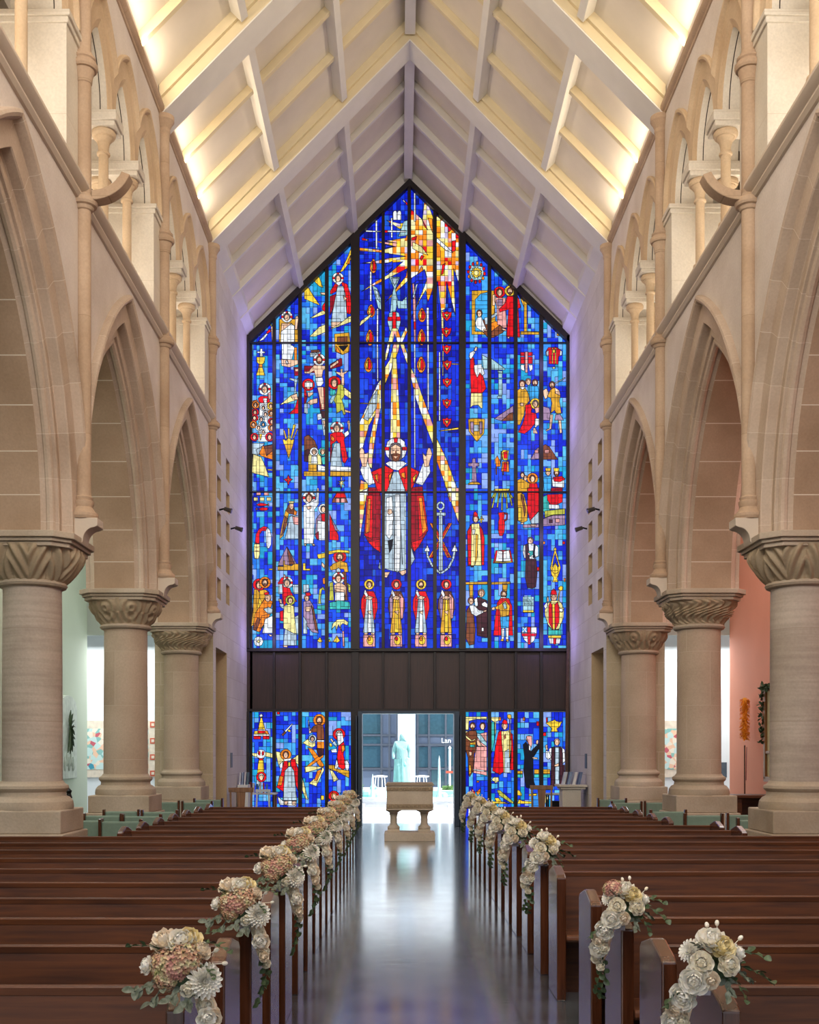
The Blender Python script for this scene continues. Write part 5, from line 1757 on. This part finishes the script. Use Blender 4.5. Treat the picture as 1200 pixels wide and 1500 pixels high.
books = [('8a2f2a', .0), ('e8e8f0', .06), ('2a62a8', .13), ('d8d4c8', .2), ('b83a30', .27), ('5aa0d0', .34)]
for k, (c, dx) in enumerate(books):
    o = MB().box(-.02, .02, -.09, .09, 0, .25-.02*(k % 3)).build('booklet', plain('paper_%d' % k, c, .6), None, False)
    o.location = (W(381, 26.5)-.22+dx*1.1, 26.55, .80); o.rotation_euler = (0, 0, .03*k)
    tag(o, '%s booklet standing on the left side table' % ['dark red', 'white', 'deep blue', 'ivory', 'bright red', 'sky blue'][k], 'booklet', 'booklets on the left side table')
# white folding frame chair
t = thing('white_frame_stand', 'white tapering stand before the kneeling figure panel, left glass wall', 'stand', (W(386, 26.1), 26.0, 0))
for x in (-.13, .13): MB().prism([(x*1.3-.02, 0), (x*1.3+.02, 0), (x+.02, .88), (x-.02, .88)], -.02, .02).build('leg', WHITEW, t, False)
MB().box(-.17, .17, -.03, .03, .84, .90).build('top_rail', WHITEW, t, False, bev=.005)
t = thing('rack_stand', 'dark metal rack of papers beneath the black table top, right', 'rack', (3.56, 26.4, 0))
MB().box(-.22, .22, -.1, .1, .25, .62).build('rack_box', BLACK, t, False, bev=.01)
for x in (-.2, .2): MB().tube([(x, 0, 0), (x, 0, .6)], .015, 6).build('leg', BLACK, t)
# stone pedestal with leaflets, right
t = thing('stone_pedestal', 'cream stone pedestal against the right wall below the small plaque', 'pedestal', (3.52, 24.75, 0))
m = MB(); m.box(-.2, .2, -.25, .25, 0, .95); m.box(-.24, .30, -.3, .3, .95, 1.0); m.box(-.29, .33, -.35, .35, .999, 1.05); m.build('block', PALE, t, False, bev=.01)
for k in range(4):
    o = MB().prism([(-.03, 0), (.03, 0), (.09, .27), (.03, .27)], -.09, .09).build('leaflet', plain('leaf_paper_%d' % k, ['dfe6ee', '8fa4c4', 'f0f0f0', '6d7fa5'][k], .5), None, False)
    o.location = (3.36+k*.11, 24.7, 1.05)
    tag(o, '%s leaflet leaning on the stone pedestal by the right wall' % ['pale', 'light blue', 'white', 'slate blue'][k], 'leaflet', 'leaflets on the right pedestal')
t = thing('leaflet_rack', 'white rack of leaflets against the left wall beside the splat chair', 'rack', (-3.72, 25.6, 0))
MB().box(-.12, .12, -.2, .2, 0, 1.02).build('cabinet', WHITEW, t, False, bev=.01)
for k in range(4):
    MB().prism([(-.1+k*.055, 1.02), (-.07+k*.055, 1.02), (-.05+k*.055, 1.30), (-.08+k*.055, 1.30)], -.09, .09).build('leaflet', plain('rack_paper_%d' % k, ['e8ecf4', '9fb2d0', 'f2f2f2', '5c7f88'][k], .5), t, False)
# plaques and switches
for sx, sd, y, z in ((-1, 'left', 24.55, 1.58), (1, 'right', 24.6, 1.56)):
    o = struct(MB().box(sx*(S-.015), sx*S, y, y+.24, z-.16, z+.16).build('trim_%d' % (2 if sx < 0 else 3), plain('slate_plaque', '55646e', .4), None, False))
o = MB().box(7.80, 7.96, 28.27, 28.302, 1.12, 1.50).build('notice', plain('grey_notice', '4a5660', .5), None, False)
o.location = (-.34, 1.3, .0) if False else (0, 0, 0)
tag(o, 'small dark grey notice on the pale strip beside the coral wall', 'notice')
# spotlights on the end walls
def spot_fix(label, x, y, z, sx):
    t = thing('wall_spotlight', label, 'spotlight', (x, y, z), 0, 'small black spotlights on the end walls')
    MB().tube([(0, 0, 0), (-sx*.12, 0, .03)], .018, 8).build('arm', BLACK, t)
    m = MB().lathe([(.03, -.11), (.05, -.10), (.058, .05), (.065, .06), (.065, .10)], n=16)
    m.xf(Matrix.Translation((-sx*.18, 0, .0)) @ Matrix.Rotation(-sx*1.9, 4, 'Y') @ Matrix.Scale(.8, 4)); m.build('lamp_head', plain('spot_grey', '5a5550', .4, metal=.5), t)
    m = MB().lathe([(.055, .09), (.055, .095)], n=16); m.xf(Matrix.Translation((-sx*.18, 0, .0)) @ Matrix.Rotation(-sx*1.9, 4, 'Y') @ Matrix.Scale(.8, 4)); m.build('lens', plain('lens_white', 'f0f0e8', .3), t)
for sx, sd in SIDES:
    spot_fix('black wall spotlight on the %s end wall, the upper one nearer the altar' % sd, sx*S, 23.05, 6.68, sx)
    spot_fix('black wall spotlight on the %s end wall, the lower one nearer the glass' % sd, sx*S, 24.6, 6.60, sx)

# ------------------------------------------------------------------ aisles
GRN = plain('sage_green_upholstery', '748a7a', .7, noise=.06, scale=20)
def aisle_chair():
    t = thing('upholstered_chair', 'x', 'chair', (0, 0, 0), 0, 'green upholstered chairs along the side aisles')
    MB().box(-.23, .23, .14, .19, .50, .90).build('backrest', GRN, t, False, bev=.02)
    MB().box(-.24, .24, -.24, .19, .42, .49).build('seat', GRN, t, False, bev=.02)
    for x in (-.25, .25):
        MB().box(x-.018, x+.018, .13, .20, 0, .93).build('rear_post', PEWE, t, False, bev=.006)
        MB().box(x-.018, x+.018, -.24, -.19, 0, .42).build('front_leg', PEWE, t, False, bev=.004)
    return t
first = None
spots = {-1: [(-3.62, 12.75), (-4.15, 13.95), (-3.62, 13.75), (-3.62, 14.9), (-4.18, 15.05), (-4.72, 15.2), (-3.62, 16.0), (-4.2, 16.15), (-3.62, 19.0), (-4.2, 19.1), (-3.62, 20.1)],
         1: [(4.3, 14.05), (3.9, 15.1), (4.5, 15.2), (3.66, 16.1), (3.62, 18.9), (4.2, 19.0), (3.62, 20.2)]}
for sx, sd in SIDES:
    for k, (x, y) in enumerate(spots[sx]):
        if x == -3.62 and y < 13: continue
        bay = 'just past the first column' if y < 17 else 'past the second column'
        lab = 'green upholstered chair with dark posts in the %s arcade, %s, %s from the viewer' % (sd, bay, ORD[k])
        lab = ' '.join(lab.split()[:16])
        if first is None: first = aisle_chair(); first.location = (x, y, 0); first['label'] = lab
        else: dup(first, (x, y, 0), .0, lab)
# kneeling desk / side table at the coral wall
t = thing('wooden_desk', 'brown wooden desk against the coral wall behind the right column', 'desk', (6.75, 22.3, 0))
MB().box(-.55, .5, -.35, .35, .86, .92).build('desk_top', PEW, t, False, bev=.01)
for x in (-.38, .36): MB().box(x-.08, x+.08, -.3, .3, 0, .86).build('side_panel', PEW, t, False, bev=.006)
MB().box(-.38, .36, .2, .24, .2, .86).build('modesty_panel', PEW, t, False)
# feather standard
ORF = petal_mat('orange_feather', 'f08a10', 'ffb62c')
t = thing('feather_standard', 'orange feather plume on a slender pole against the coral wall', 'feather plume', (7.2, 24.3, 0))
rr = random.Random(4); m = MB()
m.lathe([(.03, 2.02), (.05, 2.1), (.055, 2.85), (.03, 2.92)], n=12)
for k in range(420):
    a = rr.random()*2*pi; z = 2.03+.88*rr.random(); d = Vector((cos(a), sin(a), rr.uniform(-1.6, -.6))); p = Vector((.05*cos(a), .05*sin(a), z))
    q = d.to_track_quat('X', 'Z').to_matrix().to_4x4()
    petal(m, Matrix.Translation(p) @ q, .075, .016, .5, .2, 2, 2)
m.build('plume', ORF, t, recalc=False)
MB().tube([(0, 0, .55), (0, 0, 1.9)], .016, 8).build('pole', PEW, t)
MB().tube([(.02, -.03, 1.15), (.03, -.04, 1.86)], .008, 6).build('tassel', plain('dark_red_cord', '7a2a3a', .6), t)
m = MB(); m.box(-.05, .14, -.05, .05, .62, .66); m.lathe([(.10, 0), (.10, .03), (.02, .05), (.016, .6)], n=12); m.build('stand', BLACK, t)
# garlanded wooden frame (a window in the coral wall)
t = thing('garlanded_mirror', 'tall wooden framed panel hung with a leafy garland on the coral wall', 'framed panel', (7.36, 22.9, 0))
FRW = wood('mid_brown_frame', '6e4322', '9a6a3c', axis=2)
m = MB(); m.box(-.05, .04, -.5, .5, 1.15, 1.25); m.box(-.05, .04, -.5, .5, 3.0, 3.1); m.box(-.05, .04, -.5, -.4, 1.2, 3.05); m.box(-.05, .04, .4, .5, 1.2, 3.05); m.box(-.04, .04, -.45, .45, 1.72, 1.78)
m.build('frame', FRW, t, False, bev=.006)
MB().box(.0, .03, -.42, .42, 1.24, 3.02).build('pale_panel', plain('pale_yellow_panel', 'd8cf9c', .5), t, False)
m = MB(); rr = random.Random(8)
path = [(-.06, .52, 2.0+.11*k) for k in range(10)]+[(-.06, .5-.1*k, 3.08) for k in range(10)]+[(-.07, -.45, 3.0-.09*k) for k in range(5)]
m.tube(path, .008, 5)
for p in path:
    for k in range(7):
        lm = leaf_mesh(.09, .028); lm.xf(Matrix.Translation(Vector(p)+Vector((rr.uniform(-.04, .0), rr.uniform(-.04, .04), rr.uniform(-.05, .05)))) @ Matrix.Rotation(rr.random()*6, 4, 'X') @ Matrix.Rotation(rr.random()*6, 4, 'Z')); m.add(lm.v, lm.f)
m.build('leaf_garland', LEAFM, t, recalc=False)
# left aisle: arched relief plaque with palm spray, iron stand, mosaic panels
t = thing('relief_plaque', 'white arched relief panel with a dark palm spray on the pale green wall', 'plaque', (-7.37, 24.45, 0))
m = MB(); pr = [(-.62, 1.18), (.62, 1.18), (.62, 2.7)]+[(.62*cos(a), 2.7+.28*sin(a)) for a in [pi*k/12 for k in range(1, 12)]]+[(-.62, 2.7)]
m.prism(pr, -.034, .03, 'x'); m.build('slab', plain('white_plaster_relief', 'dfe6da', .7), t, False, bev=.01)
m = MB()
for k in range(5): m.ellipsoid((.04, -.3+.15*k, 1.5+.1*(k % 2)), (.025, .06, .16), 8, 6)
m.build('carving', plain('relief_white', 'ccd6c8', .7), t)
m = MB(); rr = random.Random(3)
for k in range(16):
    lm = leaf_mesh(.38, .03); lm.xf(Matrix.Translation((.08, -.1, 2.1+.18*(k % 2))) @ Matrix.Rotation(-1.7+.22*k, 4, 'X') @ Matrix.Rotation(pi/2, 4, 'Z')); m.add(lm.v, lm.f)
m.build('palm_spray', LEAFM, t, recalc=False)
t = thing('iron_candle_stand', 'dark iron candle stand with curled arm between the left columns', 'candle stand', (W(101, 16.2), 16.2, 0))
MB().lathe([(.14, 0), (.14, .02), (.03, .05), (.02, .08), (.02, 1.08), (.05, 1.10), (.03, 1.16), (.045, 1.2), (.0, 1.24)], n=14).build('post', BLACK, t)
MB().tube([(0, 0, 1.0), (-.06, 0, 1.03), (-.10, 0, 1.08), (-.13, 0, 1.06)], .012, 6).build('arm', BLACK, t)
def mosaic_mat():
    nt = NT('mosaic_tiles'); tc = nt.n('ShaderNodeNewGeometry'); v = nt.n('ShaderNodeTexVoronoi'); v.inputs['Scale'].default_value = 9
    nt.l(tc.outputs['Position'], v.inputs['Vector'])
    r = ramp(nt, v.outputs['Color'], [(.0, lin('c8e2dc')), (.35, lin('efe6d2')), (.5, lin('8cc0b8')), (.62, lin('f0c8a8')), (.8, lin('c8606c')), (.9, lin('3c98b0'))]); r.color_ramp.interpolation = 'CONSTANT'
    nt.l(r.outputs[0], nt.b.inputs['Base Color']); return nt.m
MOS = mosaic_mat(); MBRD = plain('cream_tile', 'f0e2cc', .5); MRED = plain('coral_tile', 'd8674a', .5)
for sx, sd, xa, xb in ((-1, 'left', -8.3, -6.25), (1, 'right', 5.6, 7.3)):
    t = thing('mosaic_mural', 'tall mosaic panel with red square border on the %s end wall' % sd, 'mosaic', (0, 28.27, 0))
    z0, z1 = GZ(1137)-.05, GZ(1057)+.05
    MB().box(xa, xb, -.01, .02, z0, z1).build('border', MBRD, t, False)
    MB().box(xa+.22, xb-.22, -.02, -.009, z0+.2, z1-.2).build('picture', MOS, t, False)
    m = MB()
    for x in ([xb-.11, xa+.11]):
        for k in range(4):
            z = z0+.1+(z1-z0-.2)*k/3; m.box(x-.07, x+.07, -.022, -.012, z-.07, z+.07)
    m.build('red_square', MRED, t, False)
    m = MB()
    for x in ([xb-.11, xa+.11]):
        for k in range(4):
            z = z0+.1+(z1-z0-.2)*k/3; m.box(x-.035, x+.035, -.026, -.02, z-.035, z+.035)
    m.build('tile_centre', MBRD, t, False)
# weathered board standing at the right end of the glass wall
o = MB().prism([(3.74, 0), (3.80, 0), (3.85, 4.6), (3.80, 4.65), (3.765, 3.2)], 27.02, 27.10).build('weathered_board', plain('driftwood', '6d5448', .8, noise=.2, scale=14), None, False)
tag(o, 'rough brown board leaning at the right end of the glass wall', 'board')
# ------------------------------------------------------------------ outside the door
PAV = plain('sunlit_paving', 'e4e4e2', .8, noise=.05, scale=2)
struct(MB().box(-30, 30, 27.9, 90, -.25, -.04).build('ground', PAV, None, False))
GLD = plain('dark_tinted_glass', '34505c', .08, metal=.0, noise=.1)
GR = plain('blue_grey_cladding', '4c5c74', .5, noise=.04, scale=1)
CONC = plain('pale_concrete', 'dde2e6', .7, noise=.03)
YB_ = 58.0
XB = lambda px: (px-587)*YB_/F+CX
ZB = lambda py: CZ+(1102-py)*YB_/F
b = thing('office_building', 'blue grey office building with tinted glass across the street, seen through the door', 'building', (0, 0, 0))
MB().box(-16, 16, YB_, YB_+6, -.04, 3.95).build('facade', GR, b, False)
MB().box(-16, 16, YB_-.02, YB_+6, 3.95, 16).build('unseen_upper_storey', CONC, b, False)  # out of view, made pale so the aisle floor mirrors something bright
for x0, x1, y0, y1 in ((510, 559, 1000, 1075), (532, 558, 1078, 1124), (613, 700, 1000, 1077), (613, 628, 1094, 1124), (632, 652, 1094, 1124), (655, 700, 1094, 1122), (632, 700, 1126, 1150)):
    f = MB().box(XB(x0), XB(x1), YB_-.06, YB_, ZB(y1), ZB(y0)).build('window', GLD, b, False, bev=.01)
m = MB()
for px in (559, 570.5, 582, 612, 628.5, 653): m.box(XB(px)-.05, XB(px)+.05, YB_-.12, YB_-.05, -.04, 3.95)
for py in (1077, 1091, 1126): m.box(-16, 16, YB_-.11, YB_-.05, ZB(py)-.05, ZB(py)+.05)
m.build('joint', plain('dark_joint', '3a4452', .5), b, False)
text('Lan', .36, (XB(653.5), YB_-.14, ZB(1085)), CONC, b)
b = thing('concrete_pillar', 'broad white pillar of the office building behind the statue', 'pillar', (0, 0, 0))
MB().box(XB(583), XB(607), 54, 56, -.04, 14).build('shaft', plain('pillar_render', 'a9b4c0', .7, noise=.03), b, False, bev=.05)
MB().box(XB(582), XB(608), 53.9, 56.1, -.04, .25).build('foot', CONC, b, False)
# clipped hedge strips
HDG = plain('clipped_hedge', '5f8a4a', .9, noise=.3, scale=8)
for x0, x1, nm in ((-5.5, -1.7, 'left'), (1.5, 5.5, 'right')):
    m = MB(); rr = random.Random(6)
    m.box(x0, x1, 45, 45.8, -.04, .40)
    for k in range(500):
        lm = leaf_mesh(.12, .04); lm.xf(Matrix.Translation((rr.uniform(x0, x1), rr.choice((44.98, 45.3)), rr.uniform(.05, .46))) @ Matrix.Rotation(rr.random()*6, 4, 'Z') @ Matrix.Rotation(rr.random()*6, 4, 'X')); m.add(lm.v, lm.f)
    o = m.build('hedge', HDG, None, False, recalc=False); tag(o, 'low clipped green hedge beyond the pool, %s of the statue' % nm, 'hedge')
# pool wall and fountain
t = thing('fountain_pool', 'low stone fountain pool around the statue outside the door', 'fountain', (0, 37.5, 0))
m = MB()
for r0, r1, z in ((3.4, 3.7, .30), (3.35, 3.78, .36)):
    pass
m.lathe([(3.55, -.04), (3.55, .26), (3.68, .28), (3.68, .38), (3.2, .38), (3.2, .05)], n=48, caps=False); m.build('pool_wall', CONC, t, False)
m = MB().lathe([(3.25, .18), (.01, .18)], n=48, caps=False); m.build('water', plain('pool_water', '8fd8cc', .05, noise=.1, scale=3), t, False)
MB().box(-2.6, 2.6, -4.6, -4.0, -.04, .12).build('step', CONC, t, False, bev=.02)
for x in (-2.0, 1.95): MB().box(x-.75, x+.75, -4.15, -3.75, -.04, .22).build('stone_block', CONC, t, False, bev=.02)
# statue
STN = plain('pale_bronze_statue', 'a4cdcd', .6, noise=.12, scale=4)
t = thing('standing_statue', 'pale standing robed statue on the fountain seen over the font', 'statue', (W(588.5, 38.5), 38.5, .22))
me = bpy.data.meshes.new('figure'); 
J = {'pel': (0, 0, 1.32), 'ch': (0, .02, 1.72), 'nk': (0, .0, 1.93), 'hd': (0.02, -.01, 2.06), 'ht': (.03, -.01, 2.19), 'ls': (-.2, .02, 1.82), 'le': (-.27, -.02, 1.55), 'lh': (-.28, -.13, 1.30), 'rs': (.2, .02, 1.82), 're': (.27, .02, 1.56), 'rh': (.24, -.08, 1.34),
     'lk': (-.09, -.02, .9), 'lf': (-.11, .0, .45), 'rk': (.1, -.03, .9), 'rf': (.12, -.02, .45)}
RAD = {'pel': .19, 'ch': .2, 'nk': .075, 'hd': .11, 'ht': .07, 'ls': .1, 'le': .07, 'lh': .045, 'rs': .1, 're': .07, 'rh': .045, 'lk': .14, 'lf': .1, 'rk': .14, 'rf': .1}
K = list(J); E = [('pel', 'ch'), ('ch', 'nk'), ('nk', 'hd'), ('hd', 'ht'), ('ch', 'ls'), ('ls', 'le'), ('le', 'lh'), ('ch', 'rs'), ('rs', 're'), ('re', 'rh'), ('pel', 'lk'), ('lk', 'lf'), ('pel', 'rk'), ('rk', 'rf')]
me.from_pydata([J[k] for k in K], [(K.index(a), K.index(b_)) for a, b_ in E], [])
o = bpy.data.objects.new('figure', me); COL.objects.link(o); o.parent = t
o.modifiers.new('skin', 'SKIN'); sv = me.skin_vertices[0].data if me.skin_vertices else None
if sv is None:
    bm = bmesh.new(); bm.from_mesh(me); bm.verts.layers.skin.verify(); bm.to_mesh(me); bm.free(); sv = me.skin_vertices[0].data
for i, k in enumerate(K): sv[i].radius = (RAD[k], RAD[k]); sv[i].use_root = (k == 'pel')
sb = o.modifiers.new('sub', 'SUBSURF'); sb.levels = 2; sb.render_levels = 2
me.materials.append(STN)
m = MB(); prof = [(.30, .12), (.29, .4), (.26, .9), (.24, 1.3)]; n = 40; vs = []
for r, z in prof:
    for k in range(n):
        a = 2*pi*k/n; q = r*(1+.09*sin(a*9+z*2)); vs.append((q*cos(a), q*.7*sin(a), z))
m.add(vs, [(j*n+k, j*n+(k+1) % n, (j+1)*n+(k+1) % n, (j+1)*n+k) for j in range(3) for k in range(n)]); m.build('robe', STN, t, angle=2)
m = MB(); m.box(-.34, .34, -.28, .28, -.04, .12); m.build('base', STN, t, False, bev=.03)
m = MB(); rr = random.Random(1)
for dx, dz, r in ((-1.15, .16, .26), (-1.5, .1, .22), (-.85, .08, .2), (1.35, .1, .22), (1.7, .05, .18), (-.95, .4, .12)): m.ellipsoid((dx, -.6, dz-.05), (r, r*.8, r*.75), 9, 6)
m.build('rockwork', STN, t, angle=.3)
# fountain jets as slim spires
for px, h in ((643.5, 1.5), (546, .9)):
    o = MB().lathe([(.10, .16), (.05, .6), (.03, h), (.002, h+.15)], (W(px, 37), 37, 0), 10).build('water_jet', plain('white_water', 'eef6f8', .3), None)
    tag(o, 'thin white %s water jet on the pool, %s of the statue' % (('taller', 'right') if px > 600 else ('shorter', 'left')), 'water jet')
# cafe tables and poles
def stool(px, lab):
    t = thing('patio_table', lab, 'table', (W(px, 49), 49, -.04), 0)
    MB().lathe([(.30, .72), (.32, .74), (.32, .77), (.05, .80)], n=20).build('table_top', CONC, t)
    for k in range(4):
        a = k*pi/2+.4; MB().tube([(.2*cos(a), .2*sin(a), .73), (.28*cos(a), .28*sin(a), 0)], .02, 6).build('leg', CONC, t)
stool(557, 'white round patio table left of the statue outside'); stool(618, 'white round patio table right of the statue outside')
t = thing('flag_pole', 'slim white pole in front of the dark office windows, right', 'pole', (W(659, 47), 47, -.04))
MB().tube([(0, 0, 0), (0, 0, 1.95)], .04, 8).build('shaft', CONC, t); MB().lathe([(.07, 1.95), (.05, 2.0), (.0, 2.06)], n=10).build('cap', CONC, t)
MB().box(-.16, .16, -.05, -.03, .92, 1.02).build('red_sign', plain('red_sign_paint', 'b0503c', .5), t, False)

# ------------------------------------------------------------------ light
w = bpy.data.worlds.new('daylight'); scn.world = w; w.use_nodes = True
nt = w.node_tree; bg = nt.nodes['Background']
tc = nt.nodes.new('ShaderNodeTexCoord'); sp = nt.nodes.new('ShaderNodeSeparateXYZ'); rp = nt.nodes.new('ShaderNodeValToRGB')
nt.links.new(tc.outputs['Generated'], sp.inputs[0]); nt.links.new(sp.outputs[2], rp.inputs[0]); nt.links.new(rp.outputs[0], bg.inputs[0])
rp.color_ramp.elements[0].color = (.92, .95, 1, 1); rp.color_ramp.elements[1].color = (.55, .72, 1, 1)
bg.inputs[1].default_value = .8
def lamp(kind, name, loc, e, col=(1, 1, 1), size=1, size_y=None, rot_=None, target=None, spot=None, blend=.5):
    L = bpy.data.lights.new(name, kind); o = bpy.data.objects.new(name, L); COL.objects.link(o); o.location = loc
    L.energy = e; L.color = col
    if kind == 'AREA':
        L.shape = 'RECTANGLE'; L.size = size; L.size_y = size_y or size
    elif kind == 'SUN': L.angle = size
    else: L.shadow_soft_size = size
    if kind == 'SPOT': L.spot_size = spot; L.spot_blend = blend
    if target is not None: o.rotation_euler = (Vector(target)-Vector(loc)).to_track_quat('-Z', 'Y').to_euler()
    elif rot_: o.rotation_euler = rot_
    return o
lamp('SUN', 'sun', (25, 0, 40), 9, (1, .97, .93), .01, target=(0, 8, 10))
# added fill lamp, high behind the viewer, brightening the nave
lamp('AREA', 'nave_fill', (0, .6, 10.5), 1200, (1, .93, .84), 7, 5, target=(0, 14, 10.5))
for sx in (-1, 1):
    for b in range(1, 4):
        yc = (YC[b]+YC[b+1])/2
        # warm strip lights along the cornice, washing the roof
        lamp('AREA', 'cornice_light', (sx*3.82, yc, 11.71), 48, (1, .83, .60), .06, 3.4, rot_=(0, pi+sx*-1.2, 0))
        lamp('AREA', 'gallery_fill', (sx*4.62, yc, 8.36), 40, (1, .93, .82), .2, 3.6, rot_=(0, pi, 0))  # hidden strip added behind the sill, standing in for gallery window light
    lamp('AREA', 'aisle_light', (sx*6.2, 17, 8.0), 330, (1, .97, .93), 1.6, 14, rot_=(0, 0, 0))
    lamp('AREA', 'porch_light', (sx*7.5, 27.2, 4.4), 150, (.95, .98, 1), 3, 1.5, rot_=(0, 0, 0))

lamp('AREA', 'threshold_fill', (0, 28.6, 4.2), 260, (.96, .98, 1), 3, 1.2, rot_=(0, 0, 0))  # unseen fill lamp added above the lintel to whiten the threshold
lamp('AREA', 'facade_fill', (0, 40, 15), 6500, (.95, .98, 1), 14, 3, target=(0, 58, 7))  # unseen lamp added to brighten the facade that the floor mirrors
for sx in (-1, 1):
    for z in (4.5, 7, 9.5, 11.2):
        lamp('POINT', 'violet_fill', (sx*3.2, 26.55, z), 16, (.38, .30, 1), 0)  # invisible point lamps added for the violet spill from the glass
    for y, z in ((23.05, 6.68), (24.6, 6.6)):
        lamp('SPOT', 'wall_spot', (sx*(S-.34), y, z+.02), 160, (1, .95, .93), .03, target=(-sx*3.87, y+1.2, 7.0), spot=2.6, blend=1)
